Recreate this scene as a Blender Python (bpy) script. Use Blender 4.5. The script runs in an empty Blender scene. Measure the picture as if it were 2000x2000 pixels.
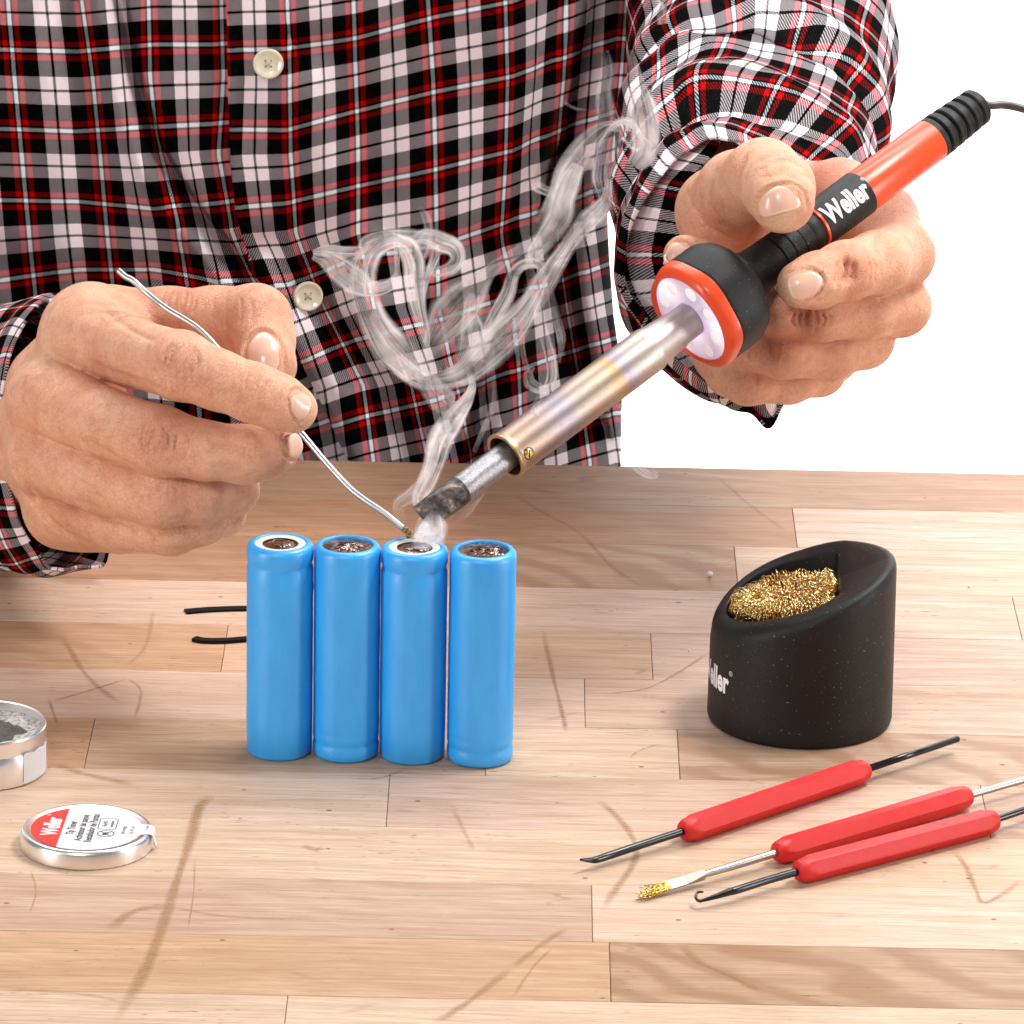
import bpy, math, random
import numpy as np
from math import radians, sin, cos, pi, sqrt
random.seed(7); rng = np.random.default_rng(7)
sc = bpy.context.scene
sc.unit_settings.system = 'METRIC'; sc.unit_settings.scale_length = 0.01      # one unit is one centimetre
C = sc.collection

# ------------------------------------------------------------------ camera
FPX = 10500.0; PITCH = radians(19); ROLL = radians(1.1)
CAM = np.array([0, -140.0, 55.55])
Fw = np.array([0, cos(PITCH), -sin(PITCH)]); R0 = np.array([1.0, 0, 0]); U0 = np.cross(R0, Fw)
Rt = cos(ROLL)*R0 + sin(ROLL)*U0; Up = cos(ROLL)*U0 - sin(ROLL)*R0
D0 = 151.0
def ray(x, y): return Fw + Rt*(x-1000)/FPX - Up*(y-1000)/FPX
def P(x, y, dd): return CAM + ray(x, y)*(D0-2.2+dd)           # a measured point of the photograph at its own distance
def G(x, y, z=0.0):
    r = ray(x, y); return CAM + r*((z-CAM[2])/r[2])
def Y_at(x, y, yw):                                        # on a vertical plane y = yw
    r = ray(x, y); return CAM + r*((yw-CAM[1])/r[1])
def proj(V):
    V = np.asarray(V, float) - CAM
    d = V@Fw
    return 1000+(V@Rt)/d*FPX, 1000-(V@Up)/d*FPX, d-D0
cd = bpy.data.cameras.new('camera'); cam = bpy.data.objects.new('camera', cd); C.objects.link(cam)
from mathutils import Matrix, Vector
cam.matrix_world = Matrix(((Rt[0], Up[0], -Fw[0], CAM[0]), (Rt[1], Up[1], -Fw[1], CAM[1]), (Rt[2], Up[2], -Fw[2], CAM[2]), (0, 0, 0, 1)))
cd.sensor_width = 36; cd.lens = 36*FPX/2000; cd.clip_start = 1; cd.clip_end = 2000
cd.dof.use_dof = True; cd.dof.focus_distance = 154; cd.dof.aperture_fstop = 11*0.01*12
sc.camera = cam

# ------------------------------------------------------------------ light
w = bpy.data.worlds.new('World'); sc.world = w; w.use_nodes = True
w.node_tree.nodes['Background'].inputs[0].default_value = (1, 1, 1, 1)
w.node_tree.nodes['Background'].inputs[1].default_value = 0.12
def area(name, loc, target, sx, sy, power, col=(1, 1, 1)):
    l = bpy.data.lights.new(name, 'AREA'); l.shape = 'RECTANGLE'; l.size = sx; l.size_y = sy; l.energy = power; l.color = col
    o = bpy.data.objects.new(name, l); C.objects.link(o); o.location = loc
    o.rotation_euler = (Vector(target)-Vector(loc)).to_track_quat('-Z', 'Y').to_euler(); return o
area('softbox_top', (46, 14, 96), (2, 0, 3), 30, 26, 60000, (1, .985, .96))
area('softbox_left', (-98, -58, 20), (-2, 0, 4), 14, 76, 46000, (1, .98, .96))
area('softbox_right', (112, -26, 20), (4, 0, 5), 14, 80, 52000, (1, .98, .97))
area('softbox_front', (-35, -120, 105), (0, 4, 2), 32, 24, 44000, (1, .98, .96))
area('backdrop_light_high', (20, 75, 120), (20, 160, 10), 200, 40, 330000)
area('backdrop_light_low', (20, 75, -60), (20, 160, 0), 200, 40, 260000)
sc.view_settings.view_transform = 'Standard'; sc.view_settings.look = 'None'
sc.view_settings.exposure = 0.55; sc.view_settings.gamma = 1.0
sc.cycles.transparent_max_bounces = 40
sc.cycles.max_bounces = 8
sc.cycles.use_denoising = True

# ------------------------------------------------------------------ helpers: nodes
class NT:
    def __init__(s, name):
        s.m = bpy.data.materials.new(name); s.m.use_nodes = True; s.t = s.m.node_tree
        s.b = s.t.nodes['Principled BSDF']; s.out = s.t.nodes['Material Output']
    def n(s, typ, **kw):
        nd = s.t.nodes.new(typ)
        for k, v in kw.items(): setattr(nd, k, v)
        return nd
    def link(s, a, b): s.t.links.new(a, b)
    def put(s, sock, v):
        if isinstance(v, bpy.types.NodeSocket): s.link(v, sock)
        elif isinstance(v, (tuple, list)) and len(v) == 3 and sock.type == 'RGBA': sock.default_value = (*v, 1)
        else: sock.default_value = v
    def math(s, op, a, b=0.0, c=0.0, clamp=False):
        nd = s.n('ShaderNodeMath', operation=op); nd.use_clamp = clamp
        for i, v in enumerate((a, b, c)):
            if i < len(nd.inputs): s.put(nd.inputs[i], v)
        return nd.outputs[0]
    def vmath(s, op, a, b):
        nd = s.n('ShaderNodeVectorMath', operation=op); s.put(nd.inputs[0], a); s.put(nd.inputs[1], b); return nd.outputs[0]
    def mix(s, f, a, b, mode='MIX'):
        nd = s.n('ShaderNodeMix', data_type='RGBA', blend_type=mode)
        s.put(nd.inputs[0], f); s.put(nd.inputs[6], a); s.put(nd.inputs[7], b); return nd.outputs[2]
    def noise(s, vec, scale=1, detail=2, rough=.5, dist=0, col=False):
        nd = s.n('ShaderNodeTexNoise'); s.put(nd.inputs['Vector'], vec)
        nd.inputs['Scale'].default_value = scale; nd.inputs['Detail'].default_value = detail
        nd.inputs['Roughness'].default_value = rough; nd.inputs['Distortion'].default_value = dist
        return nd.outputs[1 if col else 0]
    def scale(s, vec, v3):
        return s.vmath('MULTIPLY', vec, v3)
    def ramp(s, f, stops, interp='LINEAR'):
        nd = s.n('ShaderNodeValToRGB'); cr = nd.color_ramp; cr.interpolation = interp
        while len(cr.elements) < len(stops): cr.elements.new(0.5)
        for e, (p, c) in zip(cr.elements, stops):
            e.position = p; e.color = (*c, 1) if len(c) == 3 else c
        s.put(nd.inputs[0], f); return nd.outputs[0]
    def step(s, f, lo, hi):
        nd = s.n('ShaderNodeMapRange'); s.put(nd.inputs[0], f); nd.inputs[1].default_value = lo; nd.inputs[2].default_value = hi
        return nd.outputs[0]
    def bump(s, h, strength, dist, normal=None):
        nd = s.n('ShaderNodeBump'); s.put(nd.inputs['Height'], h); nd.inputs['Strength'].default_value = strength
        nd.inputs['Distance'].default_value = dist
        if normal is not None: s.link(normal, nd.inputs['Normal'])
        return nd.outputs[0]
    def attr(s, name, typ='GEOMETRY', out='Fac'):
        nd = s.n('ShaderNodeAttribute'); nd.attribute_name = name; nd.attribute_type = typ; return nd.outputs[out]
    def pos(s): return s.n('ShaderNodeNewGeometry').outputs['Position']
    def obj(s): return s.n('ShaderNodeTexCoord').outputs['Object']
    def set(s, **kw):
        names = dict(color='Base Color', rough='Roughness', metal='Metallic', normal='Normal', alpha='Alpha', coat='Coat Weight', coatr='Coat Roughness',
                     sss='Subsurface Weight', ssr='Subsurface Radius', sssc='Subsurface Scale', spec='Specular IOR Level', em='Emission Color', ems='Emission Strength', sheen='Sheen Weight', sheenr='Sheen Roughness', trans='Transmission Weight', aniso='Anisotropic')
        for k, v in kw.items():
            sock = s.b.inputs[names[k]]
            if k == 'ssr': sock.default_value = v
            else: s.put(sock, v)
        return s.m

# ------------------------------------------------------------------ helpers: meshes
def mesh_obj(name, V, Fc, mat, parent=None, smooth=True, uv=None, auto=None):
    me = bpy.data.meshes.new(name)
    me.from_pydata([tuple(map(float, v)) for v in V], [], [tuple(map(int, f)) for f in Fc])
    if smooth: me.polygons.foreach_set('use_smooth', [True]*len(me.polygons))
    if uv is not None:
        ul = me.uv_layers.new(name='UVMap'); li = np.empty(len(me.loops), int); me.loops.foreach_get('vertex_index', li)
        ul.data.foreach_set('uv', np.asarray(uv, float)[li].ravel())
    me.materials.append(mat); me.update()
    o = bpy.data.objects.new(name, me); C.objects.link(o)
    if parent is not None: o.parent = parent
    if auto: 
        for i, e in enumerate(me.edges): pass
        me.set_sharp_from_angle(angle=radians(auto))
    return o
def tag(o, label, cat, group=None, kind=None):
    o['label'] = label
    if cat: o['category'] = cat
    if group: o['group'] = group
    if kind: o['kind'] = kind
    return o
def empty(name, loc):
    o = bpy.data.objects.new(name, None); o.location = tuple(loc); o.empty_display_size = .5; C.objects.link(o); return o
def rebase(root):          # children were modelled in world space: keep them in place under the root
    bpy.context.view_layer.update()
    inv = root.matrix_world.inverted()
    for ch in root.children: ch.matrix_parent_inverse = inv
def frame(axis, hint=(0, 0, 1)):
    a = np.array(axis, float); a /= np.linalg.norm(a); h = np.array(hint, float)
    if abs(a@h) > .95*np.linalg.norm(h): h = np.array([1., 0, 0])
    u = np.cross(h, a); u /= np.linalg.norm(u); v = np.cross(a, u); return a, u, v
def lathe(prof, origin=(0, 0, 0), axis=(0, 0, 1), n=64, cap0=True, cap1=True, shape=None, hint=(0, 0, 1)):
    """prof: list of (r, t); shape(theta, r) -> r"""
    a, u, v = frame(axis, hint) if abs(np.array(axis)[2]) < .999 else (np.array([0, 0, 1.]), np.array([1., 0, 0]), np.array([0, 1., 0]))
    V = []; Fc = []; o = np.array(origin, float)
    for r, t in prof:
        for k in range(n):
            th = 2*pi*k/n; rr = shape(th, r, t) if shape else r
            V.append(o + a*t + rr*(cos(th)*u + sin(th)*v))
    m = len(prof)
    for i in range(m-1):
        for k in range(n):
            k2 = (k+1) % n
            Fc.append((i*n+k, i*n+k2, (i+1)*n+k2, (i+1)*n+k))
    if cap0: Fc.append(tuple(range(n))[::-1])
    if cap1: Fc.append(tuple((m-1)*n+k for k in range(n)))
    return V, Fc
def merge(*parts):
    V = []; Fc = []
    for v, f in parts:
        b = len(V); V += list(v); Fc += [tuple(i+b for i in q) for q in f]
    return V, Fc
def catmull(pts, n):
    p = np.array(pts, float); m = len(p)
    t = np.linspace(0, m-1, n); i = np.clip(t.astype(int), 0, m-2); f = (t-i)[:, None]
    g = lambda k: p[np.clip(k, 0, m-1)]
    p0, p1, p2, p3 = g(i-1), g(i), g(i+1), g(i+2)
    p0 = np.where((i == 0)[:, None], 2*p1-p2, p0); p3 = np.where((i == m-2)[:, None], 2*p2-p1, p3)
    return .5*((2*p1)+(p2-p0)*f+(2*p0-5*p1+4*p2-p3)*f**2+(-p0+3*p1-3*p2+p3)*f**3)
def tube(pts, rad, n=12, caps=True, flat=1.0, hint=(0, 0, 1)):
    pts = np.array(pts, float); m = len(pts); rad = np.broadcast_to(rad, (m,))
    T = np.gradient(pts, axis=0); T /= np.linalg.norm(T, axis=1)[:, None]
    _, u, v = frame(T[0], hint); V = []; Fc = []
    for i in range(m):
        u = u - (u@T[i])*T[i]; u /= np.linalg.norm(u); v = np.cross(T[i], u)
        for k in range(n):
            th = 2*pi*k/n; V.append(pts[i] + rad[i]*(cos(th)*u + sin(th)*v*flat))
    for i in range(m-1):
        for k in range(n):
            k2 = (k+1) % n; Fc.append((i*n+k, i*n+k2, (i+1)*n+k2, (i+1)*n+k))
    if caps: Fc.append(tuple(range(n))[::-1]); Fc.append(tuple((m-1)*n+k for k in range(n)))
    return V, Fc
_perm = rng.random((64, 64, 64)).astype(np.float32)
def vnoise(X, Y, Z=0.0):
    X = np.asarray(X, float); Y = np.asarray(Y, float); Z = np.asarray(Z, float)+0*X
    xi, yi, zi = np.floor(X).astype(int), np.floor(Y).astype(int), np.floor(Z).astype(int)
    fx, fy, fz = X-xi, Y-yi, Z-zi
    s = lambda t: t*t*(3-2*t)
    fx, fy, fz = s(fx), s(fy), s(fz)
    g = lambda a, b, c: _perm[(xi+a) % 64, (yi+b) % 64, (zi+c) % 64]
    l = lambda a, b, t: a+(b-a)*t
    return l(l(l(g(0,0,0), g(1,0,0), fx), l(g(0,1,0), g(1,1,0), fx), fy), l(l(g(0,0,1), g(1,0,1), fx), l(g(0,1,1), g(1,1,1), fx), fy), fz)*2-1
def text_mesh(body, size, bold=0.0, sx=1.0, align='CENTER', shear=0.0, cut=None):
    cu = bpy.data.curves.new('t', 'FONT'); cu.body = body; cu.size = size; cu.offset = bold; cu.align_x = align; cu.align_y = 'CENTER'; cu.shear = shear
    cu.resolution_u = 4
    o = bpy.data.objects.new('t', cu); C.objects.link(o); bpy.context.view_layer.update()
    me = bpy.data.meshes.new_from_object(o.evaluated_get(bpy.context.evaluated_depsgraph_get()))
    bpy.data.objects.remove(o)
    import bmesh
    bm = bmesh.new(); bm.from_mesh(me); 
    if cut:
        for ax_, nrm in ((0, (1, 0, 0)), (1, (0, 1, 0))):
            c0 = [v.co[ax_] for v in bm.verts]; q = min(c0)+cut
            while q < max(c0): bmesh.ops.bisect_plane(bm, geom=bm.verts[:]+bm.edges[:]+bm.faces[:], plane_co=tuple(q*n_ for n_ in nrm), plane_no=nrm); q += cut
    bmesh.ops.triangulate(bm, faces=bm.faces)
    V = [(v.co.x*sx, v.co.y) for v in bm.verts]; Fc = [tuple(l.vert.index for l in f.loops) for f in bm.faces]
    bm.free(); bpy.data.meshes.remove(me); return V, Fc

# ------------------------------------------------------------------ materials
def simple(name, color, rough=.5, metal=0.0, **kw):
    m = NT(name); return m.set(color=color, rough=rough, metal=metal, **kw)

def wood_mat():
    m = NT('maple_planks'); pos = m.pos()
    seed = m.attr('seed', 'OBJECT'); off = m.n('ShaderNodeCombineXYZ'); m.link(seed, off.inputs[0]); m.link(seed, off.inputs[2])
    p = m.vmath('ADD', pos, off.outputs[0])
    tone = m.attr('tone', 'OBJECT', 'Color'); fig = m.attr('figure', 'OBJECT')
    warp = m.noise(m.scale(p, (.10, .22, .3)), 1, 2, .5, 0, True)
    wp = m.vmath('ADD', m.scale(p, (.10, 1.6, 1)), m.scale(warp, (.6, 2.6, 0)))
    grain = m.noise(wp, 1.5, 6, .62)
    fine = m.noise(m.vmath('ADD', m.scale(p, (.35, 13, 3)), m.scale(warp, (0, 3.5, 0))), 1, 5, .7)
    fibre = m.noise(m.scale(p, (1.3, 40, 9)), 1, 3, .65)
    tone = m.mix(1.0, tone, (.945, .93, 1.03), 'MULTIPLY')
    col = m.mix(m.step(grain, .3, .72), m.mix(1.0, tone, (1.10, 1.08, 1.05), 'MULTIPLY'), m.mix(1.0, tone, (.80, .70, .60), 'MULTIPLY'))
    col = m.mix(m.math('MULTIPLY', m.step(fine, .48, .66), .70), col, m.mix(1.0, tone, (.62, .46, .33), 'MULTIPLY'))
    col = m.mix(m.math('MULTIPLY', m.step(fibre, .46, .70), .62), col, m.mix(1.0, tone, (.66, .52, .42), 'MULTIPLY'))
    # figured bands on some planks
    wv = m.n('ShaderNodeTexWave'); wv.bands_direction = 'DIAGONAL'; m.put(wv.inputs['Vector'], m.scale(p, (.55, .75, 0)))
    wv.inputs['Scale'].default_value = .42; wv.inputs['Distortion'].default_value = 9; wv.inputs['Detail'].default_value = 3; wv.inputs['Detail Scale'].default_value = .7
    band = m.step(wv.outputs['Fac'], .35, .9)
    col = m.mix(m.math('MULTIPLY', m.math('MULTIPLY', band, fig), .62), col, m.mix(1.0, tone, (.60, .42, .29), 'MULTIPLY'))
    # short pores and flecks
    fl = m.noise(m.scale(p, (2.4, 17, 4)), 1, 1, .5)
    dens = m.noise(m.scale(p, (.22, .5, 1)), 1, 2, .5)
    thr = m.math('ADD', .77, m.math('MULTIPLY', m.math('SUBTRACT', .5, dens), .45))
    fleck = m.math('MULTIPLY', m.math('SUBTRACT', fl, thr), 22, clamp=True)
    col = m.mix(m.math('MULTIPLY', fleck, .85), col, (.13, .055, .03))
    vo = m.n('ShaderNodeTexVoronoi'); m.put(vo.inputs['Vector'], m.scale(p, (1.1, 1.6, 1))); vo.inputs['Scale'].default_value = .55
    speck = m.step(vo.outputs['Distance'], .060, .035)
    col = m.mix(m.math('MULTIPLY', speck, .8), col, (.10, .05, .03))
    # worn dirt blotches and fine scratches
    dirt = m.step(m.noise(m.scale(pos, (.16, .16, 1)), 1, 5, .6), .52, .78)
    col = m.mix(m.math('MULTIPLY', dirt, .22), col, (.30, .16, .09))
    for ang, sc_, th in ((.35, 1.0, .0022), (-1.1, .8, .002), (1.9, 1.3, .0025)):
        mp = m.n('ShaderNodeMapping'); mp.inputs['Rotation'].default_value = (0, 0, ang); mp.inputs['Scale'].default_value = (.035*sc_, .55*sc_, 0)
        m.link(pos, mp.inputs[0])
        w2 = m.noise(m.scale(mp.outputs[0], (2, .3, 1)), 1, 1, .5, 0, True)
        q = m.vmath('ADD', mp.outputs[0], m.scale(w2, (0, .35, 0)))
        v2 = m.n('ShaderNodeTexVoronoi', feature='DISTANCE_TO_EDGE'); m.put(v2.inputs['Vector'], q); v2.inputs['Scale'].default_value = 1.0
        s1 = m.step(v2.outputs['Distance'], .006, .002)
        msk = m.step(m.noise(m.scale(pos, (.3, .3, 0)), 1+ang*.2, 2, .5), .52, .62)
        col = m.mix(m.math('MULTIPLY', m.math('MULTIPLY', s1, msk), .45), col, (.24, .12, .06))
    h = m.math('ADD', m.math('MULTIPLY', fine, .5), m.math('ADD', m.math('MULTIPLY', fibre, .35), m.math('MULTIPLY', fleck, -.8)))
    rough = m.math('ADD', .42, m.math('MULTIPLY', grain, .22))
    return m.set(color=col, rough=rough, normal=m.bump(h, .35, .02), spec=.35)
WOOD = wood_mat()

def plaid_mat():
    m = NT('plaid_flannel'); uvn = m.n('ShaderNodeUVMap').outputs[0]
    jit = m.noise(m.scale(uvn, (26, 26, 1)), 1, 2, .5, 0, True)
    uv = m.vmath('ADD', uvn, m.scale(m.vmath('SUBTRACT', jit, (.5, .5, .5)), (.014, .014, 0)))
    sp = m.n('ShaderNodeSeparateXYZ'); m.link(uv, sp.inputs[0])
    K = (.0, .0, .001); Wt = (.97, .92, .94); Wc = (.90, .96, .98); Rd = (.72, .008, .04)
    stops = [(0, Wc), (.026, K), (.058, Rd), (.122, K), (.325, Wt), (.484, K), (.516, Wt), (.675, K), (.878, Rd), (.942, K), (.974, Wc)]
    a = m.ramp(m.math('FRACT', sp.outputs[0]), stops, 'CONSTANT')
    b = m.ramp(m.math('FRACT', sp.outputs[1]), stops, 'CONSTANT')
    tw = m.math('SINE', m.math('MULTIPLY', m.math('ADD', sp.outputs[0], sp.outputs[1]), 2*pi*27))
    f = m.math('ADD', .5, m.math('MULTIPLY', tw, .27))
    col = m.mix(f, a, b)
    g = m.n('ShaderNodeGamma'); m.link(col, g.inputs[0]); g.inputs[1].default_value = 2.5
    nap = m.noise(m.scale(uvn, (60, 60, 1)), 1, 4, .7)
    fz = m.noise(m.scale(uvn, (9, 9, 1)), 1, 3, .7)
    col = m.mix(m.math('MULTIPLY', m.step(nap, .35, .8), .25), g.outputs[0], m.mix(1.0, g.outputs[0], (.66, .63, .65), 'MULTIPLY'))
    col = m.mix(m.math('MULTIPLY', m.step(fz, .5, .9), .012), col, (.45, .42, .44))
    tw2 = m.math('SINE', m.math('MULTIPLY', m.math('SUBTRACT', sp.outputs[0], sp.outputs[1]), 2*pi*31))
    hgt = m.math('ADD', m.math('MULTIPLY', tw, .5), m.math('ADD', m.math('MULTIPLY', tw2, .3), m.math('MULTIPLY', nap, 1.4)))
    return m.set(color=col, rough=.95, spec=.05, normal=m.bump(hgt, .5, .03), sheen=0.0)
PLAID = plaid_mat()

def skin_mat():
    m = NT('skin'); p = m.pos()
    blush = m.attr('blush'); pale = m.attr('pale')
    n1 = m.noise(p, .8, 4, .6); n2 = m.noise(p, 3.5, 4, .65)
    base = m.mix(m.step(n1, .38, .62), (.86, .475, .31), (.77, .375, .23))
    base = m.mix(m.math('MULTIPLY', m.step(n2, .46, .66), .42), base, (.58, .235, .13))
    base = m.mix(m.math('MULTIPLY', blush, .50, clamp=True), base, (.52, .13, .075))
    base = m.mix(m.math('MULTIPLY', pale, .55, clamp=True), base, (.86, .62, .42))
    v = m.n('ShaderNodeTexVoronoi', feature='DISTANCE_TO_EDGE'); wv = m.noise(p, 2.5, 3, .6, 0, True)
    m.put(v.inputs['Vector'], m.vmath('ADD', p, m.scale(wv, (.25, .25, .25)))); v.inputs['Scale'].default_value = 6.8
    cell = m.step(v.outputs['Distance'], 0, .09)
    v2 = m.n('ShaderNodeTexVoronoi', feature='DISTANCE_TO_EDGE'); m.put(v2.inputs['Vector'], m.vmath('ADD', p, m.scale(wv, (.15, .15, .15)))); v2.inputs['Scale'].default_value = 12
    c2 = m.step(v2.outputs['Distance'], 0, .12)
    fine = m.noise(p, 30, 3, .6)
    h = m.math('ADD', m.math('MULTIPLY', cell, .6), m.math('ADD', m.math('MULTIPLY', c2, .35), m.math('MULTIPLY', fine, .8)))
    base = m.mix(m.math('MULTIPLY', m.math('SUBTRACT', 1, cell), .20), base, (.50, .20, .12))
    # sparse hair
    return m.set(color=base, rough=m.math('ADD', .30, m.math('MULTIPLY', fine, .24)), sss=.04, ssr=(.3, .1, .05), sssc=.4, spec=.42, normal=m.bump(h, .7, .034))
SKIN = skin_mat()
def nail_mat():
    m = NT('fingernail'); uv = m.n('ShaderNodeUVMap').outputs[0]; sp = m.n('ShaderNodeSeparateXYZ'); m.link(uv, sp.inputs[0])
    c = m.mix(m.step(sp.outputs[1], .90, .97), (.82, .50, .38), (.88, .68, .52))
    c = m.mix(m.step(sp.outputs[1], .22, .08), c, (.86, .64, .54))
    r = m.noise(m.scale(uv, (14, .6, 1)), 1, 2, .5)
    return m.set(color=c, rough=.28, spec=.5, sss=.08, ssr=(.3, .1, .06), sssc=.3, coat=.25, normal=m.bump(r, .12, .02))
NAIL = nail_mat()

def blue_mat():
    m = NT('blue_heat_shrink'); p = m.pos()
    n = m.noise(m.scale(p, (1, 1, .35)), 2.2, 4, .6); f = m.noise(p, 26, 3, .6)
    c = m.mix(m.step(n, .35, .7), (.022, .36, .88), (.03, .42, .94))
    return m.set(color=c, rough=m.math('ADD', .36, m.math('MULTIPLY', n, .12)), spec=.9, normal=m.bump(m.math('ADD', m.math('MULTIPLY', n, .4), m.math('MULTIPLY', f, .16)), .22, .03))
BLUE = blue_mat()
def blob_mat():
    m = NT('burnt_flux'); p = m.pos(); n = m.noise(p, 3.2, 3, .6, .8)
    c = m.ramp(n, [(.3, (.012, .005, .003)), (.5, (.08, .028, .010)), (.68, (.32, .15, .06)), (.85, (.6, .4, .25))])
    return m.set(color=c, rough=.12, spec=.7, coat=.6, coatr=.05, normal=m.bump(n, .6, .05))
FLUX = blob_mat()
def solder_mat():
    m = NT('crinkled_solder'); p = m.pos(); n = m.noise(p, 4.5, 2, .55, 1.2)
    c = m.ramp(n, [(.38, (.03, .012, .008)), (.52, (.16, .09, .07)), (.72, (.62, .54, .50))])
    return m.set(color=c, rough=.16, metal=.9, normal=m.bump(n, .5, .05))
SOLDER = solder_mat()
WHITE_RING = simple('white_card_washer', (.80, .76, .70), .6)
def black_mat(name, rough=.5, grain=24, amt=.35, col=(.007, .0065, .0075)):
    m = NT(name); p = m.pos(); n = m.noise(p, grain, 3, .6); b = m.noise(p, 1.2, 3, .6)
    d = m.noise(p, 13, 2, .5); dust = m.math('MULTIPLY', m.step(d, .70, .75), .6)
    c = m.mix(dust, col, (.30, .28, .27))
    return m.set(color=c, rough=m.math('ADD', rough-.06, m.math('MULTIPLY', b, .12)), spec=.34, normal=m.bump(n, amt, .02))
BLACK_RUBBER = black_mat('black_rubber', .50, 20, .6)
BLACK_PLASTIC = black_mat('black_plastic', .40, 30, .22)
BLACK_STEEL = simple('blackened_steel', (.012, .012, .014), .22, .25, spec=.6)
ORANGE = simple('orange_red_plastic', (.78, .075, .018), .30, spec=.5)
def red_mat():
    m = NT('red_tool_plastic'); p = m.pos(); n = m.noise(p, 22, 4, .7); b = m.noise(m.scale(p, (1, 1, 1)), 1.4, 4, .65)
    c = m.mix(m.math('MULTIPLY', m.step(b, .42, .72), .5), (.64, .010, .010), (.68, .035, .032))
    return m.set(color=c, rough=m.math('ADD', .38, m.math('MULTIPLY', b, .2)), spec=.5, normal=m.bump(n, .35, .02))
RED = red_mat()
STEEL = simple('steel_shaft', (.40, .37, .34), .38, 1.0)
WIRE = simple('solder_wire_metal', (.42, .42, .43), .38, 1.0)
BRASS = simple('brass_screw', (.83, .60, .22), .25, 1.0)
ALU = NT('brushed_aluminium'); _p = ALU.pos(); _n = ALU.noise(ALU.scale(_p, (3, 3, 26)), 1, 3, .6)
ALU = ALU.set(color=(.90, .88, .88), rough=.30, metal=1.0)
PAPER = simple('white_paper_label', (.68, .67, .69), .6)
LABEL_RED = simple('red_label_print', (.74, .03, .02), .45)
PRINT_WHITE = simple('white_print', (.86, .86, .86), .5)
PRINT_BLACK = simple('dark_print', (.03, .03, .035), .6)
def barrel_mat():
    m = NT('heat_tinted_steel'); g = m.attr('along'); p = m.pos()
    n = m.noise(p, 1.3, 4, .6); t = m.math('ADD', g, m.math('MULTIPLY', m.math('SUBTRACT', n, .5), .05))
    c = m.ramp(t, [(0, (.70, .50, .30)), (.05, (.62, .47, .36)), (.16, (.58, .46, .42)), (.28, (.50, .47, .54)), (.36, (.60, .50, .42)), (.50, (.62, .52, .40)), (.555, (.66, .47, .24)),
                   (.59, (.50, .45, .56)), (.63, (.60, .54, .52)), (.70, (.64, .60, .54)), (1, (.66, .64, .63))])
    f = m.noise(m.scale(p, (1, 1, 1)), 14, 4, .7); s = m.step(m.noise(p, 7, 5, .7), .56, .74)
    c = m.mix(m.math('MULTIPLY', s, .45), c, (.26, .17, .11)); c = m.mix(1.0, c, (.66, .62, .62), 'MULTIPLY')
    return m.set(color=c, rough=m.math('ADD', .36, m.math('MULTIPLY', f, .16)), metal=1.0, normal=m.bump(f, .12, .02))
BARREL = barrel_mat()
def tipshaft_mat():
    m = NT('worn_plated_tip'); p = m.pos(); n = m.noise(p, 16, 5, .75); b = m.noise(p, 2.5, 3, .6)
    c = m.ramp(n, [(.34, (.22, .21, .22)), (.50, (.36, .35, .37)), (.64, (.52, .51, .54))])
    return m.set(color=c, rough=m.math('ADD', .22, m.math('MULTIPLY', n, .3)), metal=.95, normal=m.bump(n, .45, .03))
TIPSHAFT = tipshaft_mat()
def tip_mat():
    m = NT('burnt_tip'); p = m.pos(); n = m.noise(p, 2.6, 5, .68); n2 = m.noise(p, 12, 3, .7)
    c = m.ramp(n, [(.34, (.015, .013, .013)), (.45, (.07, .058, .055)), (.57, (.17, .14, .13)), (.64, (.32, .25, .20)), (.69, (.62, .50, .40)), (.74, (.22, .17, .15))])
    h = m.math('ADD', n, m.math('MULTIPLY', n2, .4))
    return m.set(color=c, rough=.34, metal=.55, normal=m.bump(h, .9, .06))
TIP = tip_mat()
def lens_mat():
    m = NT('lit_led_lens'); p = m.pos(); n = m.noise(p, 1.7, 2, .5)
    v = m.n('ShaderNodeTexVoronoi', feature='SMOOTH_F1'); m.put(v.inputs['Vector'], p); v.inputs['Scale'].default_value = .9
    c = m.mix(m.step(v.outputs['Distance'], .15, .6), (.95, .86, 1), (.70, .52, .78))
    e = m.math('ADD', .26, m.math('MULTIPLY', m.step(v.outputs['Distance'], .55, .1), .5))
    return m.set(color=(.50, .45, .54), rough=.12, em=c, ems=e, coat=.5, coatr=.05)
LENS = lens_mat()
def wool_mat():
    m = NT('brass_wool_wire'); p = m.pos(); n = m.noise(p, 3, 2, .5)
    c = m.mix(m.step(n, .4, .62), (1.0, .84, .42), (.90, .58, .22))
    return m.set(color=c, rough=.18, metal=1.0)
WOOL = wool_mat()
BUTTON = NT('pearly_button'); _n = BUTTON.noise(BUTTON.pos(), 2.2, 2, .5)
BUTTON = BUTTON.set(color=BUTTON.mix(_n, (.82, .77, .62), (.62, .55, .38)), rough=.2, coat=.4, spec=.6)
DARK_HOLE = simple('dark_hole', (.02, .015, .012), .8)
THREAD = simple('sewing_thread', (.5, .45, .36), .8)

# ------------------------------------------------------------------ backdrop
BACK = simple('white_backdrop_paper', (.90, .90, .90), .9)
V = [(-600, 170, -150), (600, 170, -150), (600, 170, 260), (-600, 170, 260)]
o = mesh_obj('backdrop', V, [(0, 1, 2, 3)], BACK, smooth=False)
tag(o, 'seamless brightly lit white studio backdrop behind the person', 'backdrop', kind='structure')

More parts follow.
